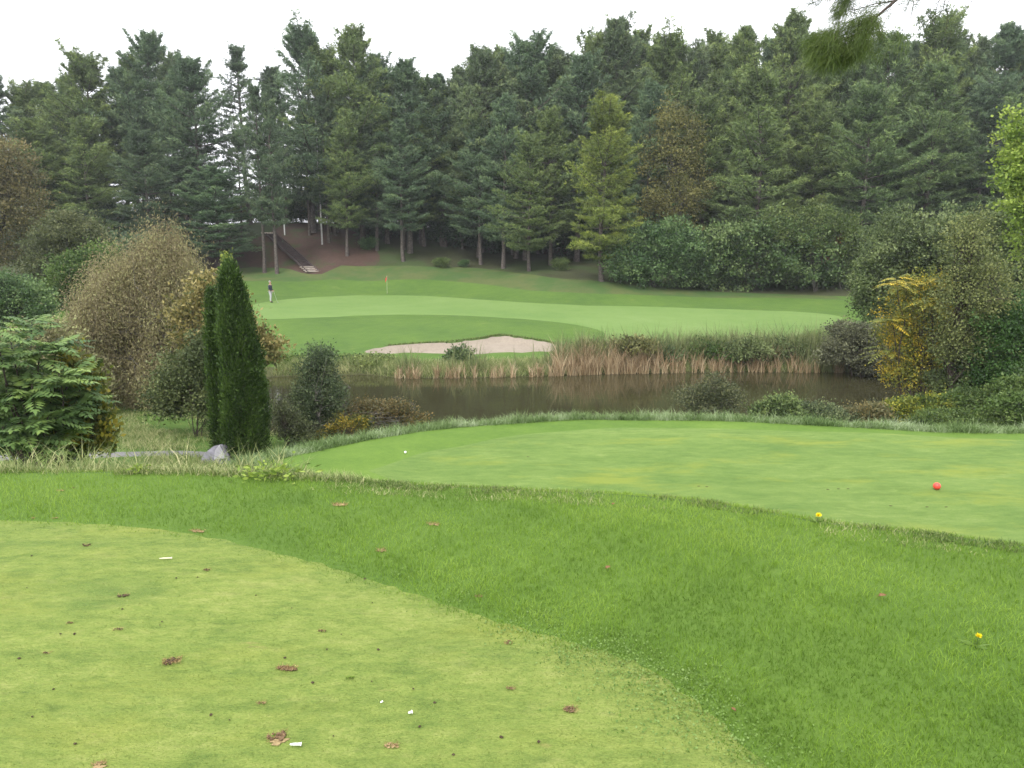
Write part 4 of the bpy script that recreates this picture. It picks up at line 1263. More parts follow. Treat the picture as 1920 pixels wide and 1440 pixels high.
# clover along the tee border
bd = smooth_poly(UP_TEE[3:-4], False, 3)
ci = rng.integers(0, len(bd) - 1, 9000); ct_ = rng.uniform(0, 1, 9000)[:, None]
cp = bd[ci] * (1 - ct_) + bd[ci + 1] * ct_ + rng.normal(size=(9000, 2)) * np.array([.16, .13])
cp = cp[(ridge_noise(cp[:, 0], cp[:, 1], 1.3, 1) + rng.normal(size=len(cp)) * .3 > .35) & (cp[:, 0] > -.6)]
P = np.column_stack([cp, height(cp[:, 0], cp[:, 1]) + rng.uniform(.004, .014, len(cp))])
D = rng.normal(size=P.shape); D[:, 2] *= .25
V, F, T = leaves(rng, P, D, .009, .008)
tag(obj('clover', np_mesh('clover', V, F, m_clover, T)), 'patches of small round clover leaves on the edge of the upper tee', None, None, 'stuff')
# crest weeds
cr = smooth_poly(P2(CREST_PX, 0), False, 6)
cr = np.concatenate([[(-7, 5.6), (-5, 5.5)], cr, [(3.6, 3.6), (4.4, 3.2)]])


def line_pts(line, n, s0, s1, thr=None, f=1.0, ph=0):
    L_ = np.concatenate([[0], np.cumsum(np.linalg.norm(np.diff(line, axis=0), axis=1))])
    t = rng.uniform(0, L_[-1], n)
    p = np.column_stack([np.interp(t, L_, line[:, 0]), np.interp(t, L_, line[:, 1])])
    tg = np.column_stack([np.interp(t, L_, np.gradient(line[:, 0])), np.interp(t, L_, np.gradient(line[:, 1]))])
    nr = unit(np.stack([-tg[:, 1], tg[:, 0]], 1))
    p = p + nr * rng.uniform(s0, s1, n)[:, None]
    if thr is not None:
        p = p[ridge_noise(p[:, 0], p[:, 1], f, ph) + rng.normal(size=n) * .3 > thr]
    return p


lp = line_pts(cr, 26000, -.05, .45, -.5, 1.3)
lp = lp[lp[:, 0] < -1.0]
blade_field('crest_weeds', rng, lp, .085, .005, m_weed, 'tufty pale weeds along the left part of the bank crest', lean=.55)
lp = line_pts(cr, 30000, -.12, .20, .45, 1.7)
lp = lp[lp[:, 0] > -1.9]
blade_field('crest_weeds', rng, lp, .036, .004, m_weeddk, 'dark scrubby weeds on the crest edge above the lower tee', lean=.6)
lp = line_pts(cr, 20000, -.30, .25, .25, 1.1, 2)
lp = lp[lp[:, 0] > -2.2]
blade_field('crest_weeds', rng, lp, .034, .0035, m_weed, 'straw-coloured grass along the crest edge above the lower tee', lean=.6)
lp = line_pts(cr, 4000, .3, .9)
lp = lp[lp[:, 0] < -1.6]
blade_field('crest_weeds', rng, lp, .30, .008, m_weed, 'taller loose grass behind the crest at left', lean=.45)
# seeding grass on the lip of the lower tee
lip = smooth_poly([tuple(q) for q in P2([(470, 874)] + LIP_PX, -2.2)] + [(13, 15), (17, 14.4)], False, 6)
lp = line_pts(lip, 72000, -.05, 1.5)
_dl, _il = plan_dist(lp, LOW_POLY)
blade_field('seeding_grass', rng, lp, np.clip(.17 + .07 * ridge_noise(lp[:, 0], lp[:, 1], 1.9, .7) + rng.normal(size=len(lp)) * .05, .05, .4), .010, m_lip, 'pale frosted uncut grass round the outer lip of the lower tee', lean=.5,
            tint=np.clip(.45 + .28 * ridge_noise(lp[:, 0], lp[:, 1], 1.3) + rng.normal(size=len(lp)) * .22, 0, 1))
# meadow grass on the left low ground
mp_ = np.column_stack([rng.uniform(-13, -4, 60000), rng.uniform(16, 25, 60000)])
_, ip_ = plan_dist(mp_, PATH)
mp_ = mp_[((~ip_) | (rng.random(60000) < .12)) & (ridge_noise(mp_[:, 0], mp_[:, 1], .5, 4) + rng.normal(size=60000) * .4 > -.1)]
blade_field('meadow_grass', rng, mp_, .16, .012, m_weed, 'longish pale grass on the low ground around the gravel path', lean=.5)

# yellow-green weed at the crest
def leafy_weed(label, px, py, n, size, mat, z0=0.0, spread=.09, hgt=.07):
    b = on_plane(px, py, 0.0); z = hz(b[0], b[1])
    root = thing('leafy_weed', label, 'weed', (b[0], b[1], z))
    P = np.column_stack([rng.normal(size=(n, 2)) * spread, rng.uniform(0.01, hgt, n)])
    D = np.column_stack([P[:, :2] * 8 + rng.normal(size=(n, 2)) * .6, rng.uniform(0, .8, n)])
    V, F, T = leaves(rng, P, D, size, size * .45)
    obj('foliage', np_mesh('foliage', V, F, mat, T), root)
    st = merge([tube(bent(rng, (0, 0, -.01), P[q], 3, .05), [.0025, .002, .001], 3) for q in rng.choice(n, 14)])
    obj('stem', np_mesh('stem', st[0], st[1], mat, st[2]), root)
leafy_weed('bright yellow-green leafy weed on the crest just right of the arborvitae', 512, 884, 190, .045, m_lime, spread=.10, hgt=.07)
leafy_weed('small yellow-green weed on the crest below the gravel path', 262, 872, 70, .035, m_lime, spread=.05, hgt=.05)

# ================================================================== OVERHANGING BOUGH (near pine outside the frame on the right)
rng = np.random.default_rng(31)
tx, ty = 7.6, 7.2; tz = hz(tx, ty)
root = thing('overhanging_pine', 'near pine whose needle bough hangs into the top right corner', 'pine tree', (tx, ty, tz))
base = np.array([tx, ty, tz])
tr_ = tube(bent(rng, (0, 0, -.2), (.2, .1, 12.5), 10, .01), np.linspace(.26, .05, 10), 10)
obj('trunk', np_mesh('trunk', tr_[0], tr_[1], bark_pine, tr_[2], smooth=True), root)
limbs, npz, nd, nt_ = [], [], [], []


def needle_clump(p, dirv, n, ln, rad, tn):
    P_ = p + rng.normal(size=(n, 3)) * rad
    D_ = dirv + rng.normal(size=(n, 3)) * .55
    npz.append(P_); nd.append(D_); nt_.append(np.full(n, tn) + rng.normal(size=n) * .12)


def W(px, py, Y): return at_dist(px, py, Y) - base
limbp = np.array([(0.05, 0, 5.2 - tz + .9), W(1990, -190, 6.9), W(1850, -110, 6.7), W(1740, -50, 6.5), W(1680, 0, 6.4), W(1645, 30, 6.35), W(1612, 60, 6.3), W(1568, 82, 6.3)])
limbs.append(tube(limbp, np.array([.07, .05, .032, .018, .012, .009, .006, .003]), 6))
subs = [((1690, -8), (1640, -30), 6.5), ((1680, 0), (1600, 20), 6.4), ((1645, 30), (1590, 50), 6.3), ((1645, 30), (1612, 92), 6.3), ((1612, 60), (1605, 92), 6.25),
        ((1740, -50), (1700, 12), 6.6), ((1700, -20), (1580, -15), 6.5), ((1600, -25), (1572, 25), 6.4), ((1600, -20), (1525, 5), 6.45), ((1568, 60), (1530, 110), 6.3),
        ((1568, 70), (1552, 118), 6.25), ((1575, 78), (1580, 115), 6.35), ((1560, 60), (1520, 85), 6.4), ((1640, 40), (1655, 75), 6.4), ((1600, -20), (1500, -8), 6.4),
        ((1740, -60), (1720, 5), 6.3)]
ends = []
for (a, b, Y) in subs:
    A = W(a[0], a[1], Y + .05); B = W(b[0], b[1], Y)
    pl = bent(rng, A, B, 5, .05, .03)
    limbs.append(tube(pl, np.linspace(.006, .002, 5), 4)); ends.append((pl, a, b))
for pl, a, b in ends:
    big = b[1] > 20 and b[0] < 1620
    for t in np.linspace(.15, 1, 8 if big else 6):
        i = t * 4; k0 = min(int(i), 3); p = pl[k0] + (pl[k0 + 1] - pl[k0]) * (i - k0)
        needle_clump(p, np.array([-.35, rng.normal() * .3, -.75 if big else -.1]) + unit(pl[-1] - pl[0]) * .4, 130 if big else 34, .13 if big else .085, .035 if big else .02, .62 if big else .3)
# the thick hanging tuft
for q in range(15):
    p = W(rng.uniform(1520, 1600), rng.uniform(45, 108), 6.35 + rng.normal() * .08)
    needle_clump(p, np.array([-.35, 0, -.8]), 95, .14, .03, .68 + rng.normal() * .1)
for q in range(12):
    p = W(rng.uniform(1560, 1720), rng.uniform(60, 105) , 6.45 + rng.normal() * .08)
    needle_clump(p, np.array([-.2, 0, -.8]), 50, .12, .035, .5)
# sparse dark twig sprays further right
for (x0, y0, x1, y1) in [(1700, -40, 1655, 48), (1690, -30, 1625, 25), (1720, -30, 1690, 62), (1650, 25, 1610, 70), (1640, -30, 1590, -5), (1790, -60, 1740, 40), (1790, -60, 1772, 62), (1850, -70, 1810, 20), (1830, -60, 1752, 10), (1780, -10, 1735, 55)]:
    pl = bent(rng, W(x0, y0, 6.6), W(x1, y1, 6.5), 6, .08); limbs.append(tube(pl, np.linspace(.005, .0015, 6), 3))
    for p in pl[2:]:
        needle_clump(p, np.array([-.3, 0, -.2]), 14, .05, .02, .2)
V, F, T = blades(rng, np.concatenate(npz), np.concatenate(nd), .11, .0032, np.concatenate(nt_))
Lm = merge(limbs)
bo = obj('bough', np_mesh('bough', Lm[0], Lm[1], bark_dark, Lm[2], smooth=True), root)
obj('needles', np_mesh('needles', V, F, m_bough, T), bo)
# upper crown of that pine (above the frame)
t2, b2, c2, H2 = PV[2]

# ================================================================== STAIRS
wood_dark = plain_mat('weathered_wood', (.075, .058, .055), .85, .15, 5, .3, .3)
pale_wood = plain_mat('pale_timber', (.38, .33, .28), .8, .15, 6, .25, .3)
white_paint = plain_mat('white_paint', (.62, .62, .60), .5, .3, 20, .06, .05)


def box_bm(bm, c, s, rot=None):
    r_ = bmesh.ops.create_cube(bm, size=1)
    M = Matrix.Translation(Vector([float(v) for v in c])) @ (rot.to_4x4() if rot else Matrix.Identity(4)) @ Matrix.Diagonal((s[0], s[1], s[2], 1))
    bmesh.ops.transform(bm, matrix=M, verts=r_['verts'])


def bm_obj(name, bm, mat, parent=None, bevel=0.0, smooth=False):
    if bevel > 0:
        bmesh.ops.bevel(bm, geom=bm.edges[:], offset=bevel, segments=2, affect='EDGES')
    me = bpy.data.meshes.new(name); bm.to_mesh(me); bm.free()
    me.materials.append(mat)
    if smooth:
        for p in me.polygons: p.use_smooth = True
    return obj(name, me, parent)


s0 = hits([(588, 511)])[0]; s1 = np.array([-27.0, 88.3, hz(-27.0, 88.3)])
print('stairs', s0, s1)
dirv = s1[:2] - s0[:2]; Ls = np.linalg.norm(dirv); dirv /= Ls
ang = math.atan2(dirv[1], dirv[0]); rot = Matrix.Rotation(ang, 3, 'Z')
root = thing('hillside_stairs', 'long dark timber stairway with pale bottom steps climbing the wooded slope', 'stairs', (s0[0], s0[1], s0[2]))
n = 26
rise = (s1[2] - s0[2]) / n
for i in range(n):
    t = (i + .5) / n
    x = dirv[0] * Ls * t; y = dirv[1] * Ls * t
    zz = hz(s0[0] + x, s0[1] + y) - s0[2]
    zz = max(zz + .05, rise * (i + .5))
    bm = bmesh.new(); box_bm(bm, (x, y, zz), (Ls / n * .98, 1.15 if i > 3 else 1.5, .10), rot)
    bm_obj('step', bm, pale_wood if i < 4 else wood_dark, root, .01)
for sg in (-1, 1):
    bm = bmesh.new()
    mid = (s1 - s0) / 2
    L3 = math.hypot(Ls, s1[2] - s0[2]); pitch = math.atan2(s1[2] - s0[2], Ls)
    rr = rot @ Matrix.Rotation(-pitch, 3, 'Y')
    off = Vector((-dirv[1], dirv[0], 0)) * .62 * sg
    box_bm(bm, (mid[0] + off.x, mid[1] + off.y, mid[2] + .05), (L3, .06, .24), rr)
    bm_obj('side_board', bm, wood_dark, root, .01)
bm = bmesh.new(); box_bm(bm, (s1[0] - s0[0] + dirv[0] * .5, s1[1] - s0[1] + dirv[1] * .5, s1[2] - s0[2] + .12), (1.3, 1.9, .14), None)
bm_obj('landing', bm, pale_wood, root, .01)
# white marker post beside the landing
mp2 = at_dist(533, 425, 88.5)
root = thing('white_post', 'thin white post standing at the head of the stairway', 'post', (mp2[0], mp2[1], hz(mp2[0], mp2[1])))
bm = bmesh.new(); box_bm(bm, (0, 0, .7), (.12, .10, 1.5)); bm_obj('post', bm, white_paint, root, .015)
bm = bmesh.new(); box_bm(bm, (0, 0, 1.48), (.17, .15, .06)); bm_obj('cap', bm, white_paint, root, .012)
# pale dead trunk
a = at_dist(601, 385, 86.5); z_ = hz(a[0], a[1]); b = at_dist(592, 225, 86.5)
root = thing('dead_tree', 'thin pale bare trunk leaning slightly among the pines above the stairs', 'tree', (a[0], a[1], z_))
tb = tube(bent(rng, (0, 0, -.1), (b[0] - a[0], 0, b[2] - z_), 9, .006), np.linspace(.11, .03, 9), 7)
m_palebark = plain_mat('pale_bark', (.38, .37, .36), .8, .1, 5, .2, .3)
obj('trunk', np_mesh('trunk', tb[0], tb[1], m_palebark, tb[2], smooth=True), root)
tb = merge([tube(bent(rng, (0, 0, h_), (rng.normal() * .5, rng.normal() * .5, h_ + .4), 4, .05), np.linspace(.025, .006, 4), 4) for h_ in np.linspace(6, 12, 9)])
obj('branches', np_mesh('branches', tb[0], tb[1], m_palebark, tb[2]), root)

# ================================================================== FLAG
g0 = hits([(726, 551)])[0]
root = thing('flagstick', 'thin flagstick with a small red flag on the putting green', 'flag', g0)
pole_m = plain_mat('flag_pole', (.45, .44, .34), .4, .4, 5, .08, .02)
red_m = plain_mat('red_cloth', (.50, .06, .04), .7, .2, 8, .2, .1)
blk = plain_mat('black_rubber_hole_shade', (.02, .02, .02), .6, .3, 8, .2, .1)
tb = tube([(0, 0, -.1), (0, 0, .7), (0.01, 0, 1.2), (.015, 0, 1.68)], [.013, .012, .011, .010], 8)
obj('pole', np_mesh('pole', tb[0], tb[1], pole_m, tb[2], smooth=True), root)
V = []; F = []
nx, nz = 9, 6
for side in (0, 1):
    for i in range(nx):
        for j in range(nz):
            u_ = i / (nx - 1); v = j / (nz - 1)
            V.append((.02 - u_ * .16 - .02 * v, .04 * math.sin(u_ * 7 + v) + side * .006, 1.65 - v * .34 - u_ * .30))
for side in (0, 1):
    for i in range(nx - 1):
        for j in range(nz - 1):
            q = side * nx * nz + i * nz + j
            F.append((q, q + nz, q + nz + 1, q + 1))
obj('flag', np_mesh('flag', V, F, red_m, smooth=True), root)
bm = bmesh.new(); bmesh.ops.create_cone(bm, segments=20, radius1=.054, radius2=.054, depth=.02, cap_ends=True)
bmesh.ops.translate(bm, verts=bm.verts, vec=(0, 0, .012)); bm_obj('hole_shade_disc', bm, blk, root)  # solid black disc, painted shade in place of a hollow cup

# ================================================================== RED TEE MARKER, BALL, TEES
mk = hits([(1756, 918)])[0]
print('marker', mk, 'ball hit')
root = thing('tee_marker', 'red ball-shaped tee marker on the lower tee', 'tee marker', (mk[0], mk[1], mk[2]))
rm = plain_mat('red_plastic', (.72, .07, .05), .35, .45, 30, .12, .1)
bm = bmesh.new(); bmesh.ops.create_uvsphere(bm, u_segments=48, v_segments=28, radius=.056)
dirs = []
ga = math.pi * (3 - math.sqrt(5))
for i in range(150):
    zz = 1 - 2 * (i + .5) / 150; r_ = math.sqrt(1 - zz * zz); dirs.append((math.cos(ga * i) * r_, math.sin(ga * i) * r_, zz))
dirs = np.array(dirs)
for v in bm.verts:
    n_ = np.array(v.co.normalized()); dd_ = np.arccos(np.clip(dirs @ n_, -1, 1)).min()
    v.co *= 1 - .035 * max(0, 1 - (dd_ / .10) ** 2)
bmesh.ops.translate(bm, verts=bm.verts, vec=(0, 0, .056)); bm_obj('ball', bm, rm, root, smooth=True)
tb = tube([(0, 0, -.12), (0, 0, -.02), (0, 0, .012)], [.004, .008, .012], 8)
obj('spike', np_mesh('spike', tb[0], tb[1], blk, tb[2], smooth=True), root)
gb = hits([(760, 850)])[0]
wm = plain_mat('white_ball', (.80, .80, .78), .35, .4, 40, .04, .05)
bm = bmesh.new(); bmesh.ops.create_uvsphere(bm, u_segments=32, v_segments=20, radius=.0225)
for v in bm.verts:
    n_ = np.array(v.co.normalized()); dd_ = np.arccos(np.clip(dirs @ n_, -1, 1)).min()
    v.co *= 1 - .03 * max(0, 1 - (dd_ / .10) ** 2)
o = bm_obj('golf_ball', bm, wm, None, smooth=True); o.location = (gb[0], gb[1], gb[2] + .021)
tag(o, 'small white golf ball on the lower tee near its left end', 'golf ball')


def tee_peg(label, px, py, length, r_, ang_, mat):
    b = on_plane(px, py, 0.012); z = hz(b[0], b[1])
    root = thing('golf_tee', label, 'golf tee', (b[0], b[1], z + r_ * 1.2 + .006), 'broken tees', ang_)
    tb = tube([(-length / 2, 0, 0), (-length * .2, 0, 0.0004), (length * .3, 0, 0), (length * .42, 0, 0)], [r_ * .5, r_, r_, r_ * 1.15], 12)
    obj('shaft', np_mesh('shaft', tb[0], tb[1], mat, tb[2], smooth=True), root)
    bm = bmesh.new(); bmesh.ops.create_cone(bm, segments=16, radius1=r_ * 1.15, radius2=r_ * 1.7, depth=length * .10, cap_ends=True)
    bmesh.ops.rotate(bm, verts=bm.verts, matrix=Matrix.Rotation(math.pi / 2, 3, 'Y'))
    bmesh.ops.translate(bm, verts=bm.verts, vec=(length * .46, 0, 0)); bm_obj('head', bm, mat, root, smooth=True)
wp_ = plain_mat('white_tee_paint', (.85, .85, .83), .4, .4, 40, .05, .05)
pw_ = plain_mat('pale_tee_wood', (.62, .58, .42), .6, .3, 40, .1, .1)
tee_peg('stubby white broken tee lying beside the biggest divot', 554, 1390, .036, .0042, .05, wp_)
tee_peg('thin pale tee lying flat near the back of the upper tee', 311, 1052, .060, .0032, .12, pw_)
tee_peg('tiny white tee fragment lying by itself in the lower middle of the upper tee', 769, 1337, .014, .0040, .5, wp_)
tee_peg('tiniest white tee splinter, up and left of the other white fragment', 715, 1315, .010, .0022, .9, wp_)

# ================================================================== DIVOTS, CLODS AND LEAVES
soil = plain_mat('soil', (.070, .052, .034), .95, .05, 60, .5, .6)
soil_r = plain_mat('reddish_soil', (.14, .092, .055), .95, .05, 60, .4, .6)
soil_s = plain_mat('sandy_soil', (.30, .225, .115), .95, .05, 60, .25, .5)
leafm = plain_mat('dead_leaf', (.17, .09, .04), .7, .2, 60, .35, .3)


def clod(label, px, py, wpx, mat=soil, grass=m_straw, flat=.35, ng=40, depth=.45, glen=.012, bare=False):
    ng = int(ng * 1.8)
    b = on_plane(px, py, 0.0)
    z = hz(b[0], b[1])
    dist = math.hypot(b[0], b[1], 1.6)
    w = wpx / FPX * dist
    root = thing('divot', label, 'divot', (b[0], b[1], z + .004), 'divots and turf clods', random.Random(px).uniform(-.3, .3))
    bm = bmesh.new()
    for i in range(max(9, int(wpx * .9))):
        r_ = w * rng.uniform(.035, .10)
        q = bmesh.ops.create_icosphere(bm, subdivisions=2, radius=r_)
        a__ = rng.uniform(0, 6.283); rr__ = rng.random() ** .6 * .46
        cx = math.cos(a__) * rr__ * w; cy = math.sin(a__) * rr__ * w * depth
        ph = rng.uniform(0, 9, 3)
        for v in q['verts']:
            n_ = v.co / r_
            v.co *= 1 + .38 * math.sin(n_.x * 4 + ph[0]) * math.sin(n_.y * 5 + ph[1]) * math.sin(n_.z * 3 + ph[2]) + rng.uniform(-.12, .12)
            v.co.z *= flat * 1.3
            v.co += Vector((cx, cy, r_ * flat * .5))
    bm_obj('soil', bm, mat, root, smooth=True)
    P = np.column_stack([rng.uniform(-.5, .5, ng) * w, rng.uniform(-.5, .5, ng) * w * depth, rng.uniform(0, .10, ng) * w])
    D = np.column_stack([rng.normal(size=(ng, 2)), np.abs(rng.normal(size=ng)) * .7])
    V, F, T = blades(rng, P, D, max(glen * .7, w * .17), .0010 + w * .009)
    obj('grass_blades', np_mesh('grass_blades', V, F, grass, T), root)
    if bare:
        bm = bmesh.new(); bmesh.ops.create_icosphere(bm, subdivisions=3, radius=w * .5)
        for v in bm.verts:
            aa = math.atan2(v.co.y, v.co.x); q_ = .8 + .22 * math.sin(aa * 3 + 1) + .14 * math.sin(aa * 7); v.co.x *= q_; v.co.y *= .62 * q_; v.co.z = v.co.z * .04 - .001
            v.co += Vector((w * .05, -w * .35, 0))
        bm_obj('bare_patch', bm, soil_s, root, smooth=True)


CL = [('flat dark brown earth clod in the left part of the upper tee', 231, 1124, 22, soil, .3, 20, .35),
      ('shaggy dry-grass divot in the lower left, the largest tuft of dead grass', 322, 1240, 30, soil, .6, 130, .7),
      ('long low tan divot lying right of the shaggy one', 538, 1253, 36, soil_r, .4, 90, .35),
      ('fresh divot with dark soil and a bare sandy patch beside the white tee', 520, 1378, 34, soil_r, .6, 60, .8),
      ('small brown clod near the back left of the upper tee', 162, 1027, 15, soil, .6, 30, .6),
      ('small straw clod in the middle of the back of the upper tee', 390, 1075, 14, soil, .6, 30, .6),
      ('rounded dry divot in the dark rough beside the tee border', 714, 1029, 20, soil_s, .6, 70, .8),
      ('wide low divot in the rough, furthest up the middle', 637, 944, 30, soil_s, .45, 80, .35),
      ('small divot in the rough near the left crest', 112, 912, 13, soil_s, .5, 30, .4),
      ('tiny dark clod beside the small divot near the left crest', 137, 904, 7, soil, .5, 10, .5),
      ('reddish-brown clod on the tee border', 897, 1115, 16, soil_r, .5, 24, .7),
      ('reddish clod in the clover part of the upper tee', 953, 1208, 16, soil_r, .6, 30, .8),
      ('low pinkish divot at the lower right of the upper tee', 1070, 1340, 26, soil_r, .4, 60, .7),
      ('small brown divot just above the pinkish lower right one', 958, 1298, 17, soil_r, .5, 30, .6),
      ('small olive clod in the centre of the upper tee', 604, 1184, 14, soil, .5, 30, .5),
      ('brown clod directly above the shaggy dry-grass divot', 222, 1184, 15, soil, .6, 24, .6),
      ('thin brown clod left of the clod above the shaggy divot', 131, 1173, 13, soil, .4, 20, .5),
      ('small grey clod at the far left of the upper tee', 88, 1226, 12, soil, .5, 16, .5),
      ('tan scrape on the tee border at left', 370, 1000, 26, soil_s, .25, 50, .35),
      ('pale crumb at the left end of the tee border', 63, 972, 10, soil_s, .5, 14, .4),
      ('pale crumb right of the one at the left end of the tee border', 103, 972, 10, soil_s, .5, 14, .4),
      ('dull tan divot down and left of the bare sandy patch', 185, 1425, 22, soil_s, .3, 50, .5),
      ('faint tan divot between the tan low divot and the white tee', 490, 1315, 15, soil_r, .4, 30, .6),
      ('green tuft standing on the upper tee in front of the clover', 657, 1272, 14, soil, .4, 60, .5),
      ('flattened dry patch with clippings at the bottom middle', 735, 1400, 26, soil_s, .22, 60, .5),
      ('faint dry divot in the rough near the centre', 812, 980, 26, soil_s, .2, 60, .4)]
for c in CL:
    clod(c[0], c[1], c[2], c[3], c[4], m_rough if 'green tuft' in c[0] else m_straw, c[5], c[6], c[7], bare=('bare sandy' in c[0]))
CR = [(300, 1176), (304, 1170), (60, 1046), (140, 1192), (547, 1142), (613, 1218), (534, 1233), (586, 1279), (625, 1379), (775, 1295), (787, 1366), (709, 1219), (697, 1279), (114, 1192),
      (230, 1148), (36, 1236), (51, 1107), (371, 1089), (331, 1091), (684, 1083), (698, 1129), (100, 1290), (140, 1388), (395, 1335), (430, 1345), (60, 1340), (850, 1420), (1010, 1400), (640, 1190), (480, 1120),
      (815, 1322), (940, 1390)]
bmc = []
for i in range(3):
    bm = bmesh.new(); bmesh.ops.create_icosphere(bm, subdivisions=2, radius=.006)
    for v in bm.verts:
        v.co *= 1 + .3 * math.sin(v.co.x * 900 + i * 2) * math.sin(v.co.y * 700 + i); v.co.z *= .6; v.co.x *= 1.25
    me = bpy.data.meshes.new('earth_crumb'); bm.to_mesh(me); bm.free(); me.materials.append(soil); bmc.append(me)
for i, (px, py) in enumerate(CR):
    b = on_plane(px, py, 0)
    o = obj('earth_crumb', bmc[i % 3]); o.location = (b[0], b[1], hz(b[0], b[1]) + .004); o.rotation_euler = (0, 0, i * 1.7)
    s = .42 + .14 * (i % 4); o.scale = (s, s, s)
    tag(o, 'tiny dark crumb of earth scattered on the upper tee', 'earth crumb', 'earth crumbs on the upper tee')
for i, (px, py) in enumerate([(990, 857), (1310, 912), (1325, 913), (1552, 918), (1572, 917), (1590, 917), (1670, 949), (1774, 951), (1738, 951)]):
    b = hits([(px, py)])[0]
    o = obj('earth_crumb', bmc[i % 3]); o.location = (b[0], b[1], b[2] + .006); o.scale = (3, 1.6, 1.0)
    tag(o, 'dark scuff of earth on the lower tee', 'earth crumb', 'earth scuffs on the lower tee')


def dead_leaf(label, px, py, size, rot_):
    b = hits([(px, py)])[0]
    V = []; F = []
    n_ = 12
    for j in range(n_ + 1):
        u_ = j / n_
        wd = math.sin(math.pi * u_ ** .8) * .32 * (1 + .25 * math.sin(u_ * 19)) * size
        x_ = (u_ - .5) * size
        zc = .10 * size * math.sin(u_ * 3.1) + .012
        V += [(x_, -wd, zc + .10 * size), (x_, 0, zc), (x_, wd, zc + .12 * size)]
    for j in range(n_):
        for k_ in range(2):
            F.append((j * 3 + k_, j * 3 + 3 + k_, j * 3 + 4 + k_, j * 3 + 1 + k_))
    root = thing('dead_leaf', label, 'leaf', (b[0], b[1], b[2] + .012), 'fallen leaves', rot_)
    obj('blade', np_mesh('blade', V, F, leafm, smooth=True), root)
    tb = tube([(-size * .5, 0, .012), (-size * .65, .01 * size, .014), (-size * .8, .05 * size, .02)], [.0012, .001, .0008], 5)
    obj('stalk', np_mesh('stalk', tb[0], tb[1], leafm, tb[2]), root)
dead_leaf('curled reddish-brown leaf in the rough right of centre', 1140, 1073, .035, .8)
dead_leaf('flat brown leaf in the rough below and right of the centre', 1654, 1127, .040, .2)
dead_leaf('tan leaf at the foot of the rough, bottom right of centre', 1374, 1342, .020, 2.0)
dead_leaf('dark little leaf in the rough just below the crest', 1150, 952, .030, 1.0)


def mushroom(px, py):
    b = hits([(px, py)])[0]
    root = thing('mushroom', 'small whitish mushroom on the crest at left', 'mushroom', b)
    tb = tube([(0, 0, -.005), (0, 0, .02), (.002, 0, .034)], [.008, .006, .007], 10)
    obj('stalk', np_mesh('stalk', tb[0], tb[1], pw_, tb[2], smooth=True), root)
    tb = tube([(0, 0, .032), (0, 0, .034), (0, 0, .040), (0, 0, .046), (0, 0, .049)], [.019, .023, .020, .012, .001], 16)
    obj('cap', np_mesh('cap', tb[0], tb[1], wp_, tb[2], smooth=True), root)
mushroom(280, 884)


def dandelion(label, px, py, r_, hgt):
    b = on_plane(px, py, -.02 + hgt); b = (b[0], b[1], hz(b[0], b[1]))
    root = thing('dandelion', label, 'flower', b, 'dandelions')
    tb = tube([(0, 0, -.01), (.002, 0, hgt * .5), (.005, 0, hgt)], [.0022, .0018, .0018], 6)
    obj('stem', np_mesh('stem', tb[0], tb[1], m_clover, tb[2], smooth=True), root)
    n_ = 150
    a_ = rng.uniform(0, 6.283, n_); e = rng.uniform(-.15, 1.3, n_)
    D = np.stack([np.cos(a_) * np.cos(e), np.sin(a_) * np.cos(e), np.sin(e)], 1)
    V, F, T = leaves(rng, np.tile([[.005, 0, hgt]], (n_, 1)), D, r_, r_ * .24)
    obj('petals', np_mesh('petals', V, F, plain_mat('dandelion_petals', (.80, .62, .01), .6, .2, 50, .1, .05), None), root)
    D = np.column_stack([rng.normal(size=(9, 2)), np.full(9, .35)])
    V, F, T = leaves(rng, np.zeros((9, 3)) + [0, 0, .006], D, .05, .013)
    obj('leaves', np_mesh('leaves', V, F, m_clover, T), root)
dandelion('yellow dandelion in the rough at the right side', 1832, 1197, .0125, .048)
dandelion('yellow dandelion on the crest edge above the lower tee', 1534, 955, .018, .05)

# ================================================================== GREY ROCK BY THE ARBORVITAE
rk = at_dist(408, 858, 17.9); zr = hz(rk[0], rk[1])
root = thing('boulder', 'grey boulder with a pale facet at the foot of the arborvitae pair', 'boulder', (rk[0], rk[1], zr))
def hull(name, pts, mat, parent, bev):
    bm = bmesh.new()
    vs = [bm.verts.new(p) for p in pts]
    r_ = bmesh.ops.convex_hull(bm, input=vs)
    bmesh.ops.delete(bm, geom=[g for g in r_['geom_interior'] if isinstance(g, bmesh.types.BMVert)], context='VERTS')
    return bm_obj(name, bm, mat, parent, bev)
hull('stone', [(-.42, -.1, -.1), (-.30, -.34, -.1), (.05, -.40, -.1), (.36, -.28, -.1), (.42, .1, -.1), (.1, .34, -.1), (-.3, .28, -.1), (-.36, -.08, .12), (-.22, -.22, .26), (-.04, -.10, .40), (.14, -.06, .44),
               (.22, .12, .38), (.34, -.16, .14), (-.08, .22, .3), (.06, -.32, .12), (.02, -.2, .3)], plain_mat('grey_stone', (.17, .165, .185), .9, .15, 6, .3, .6), root, .012)
hull('pale_chip', [(.04, -.335, .13), (.30, -.245, .14), (.12, -.13, .44), (.06, -.27, .13), (.28, -.20, .14), (.12, -.08, .42), (.03, -.22, .33)], plain_mat('pale_stone', (.28, .275, .29), .8, .2, 8, .15, .4), root, .004)

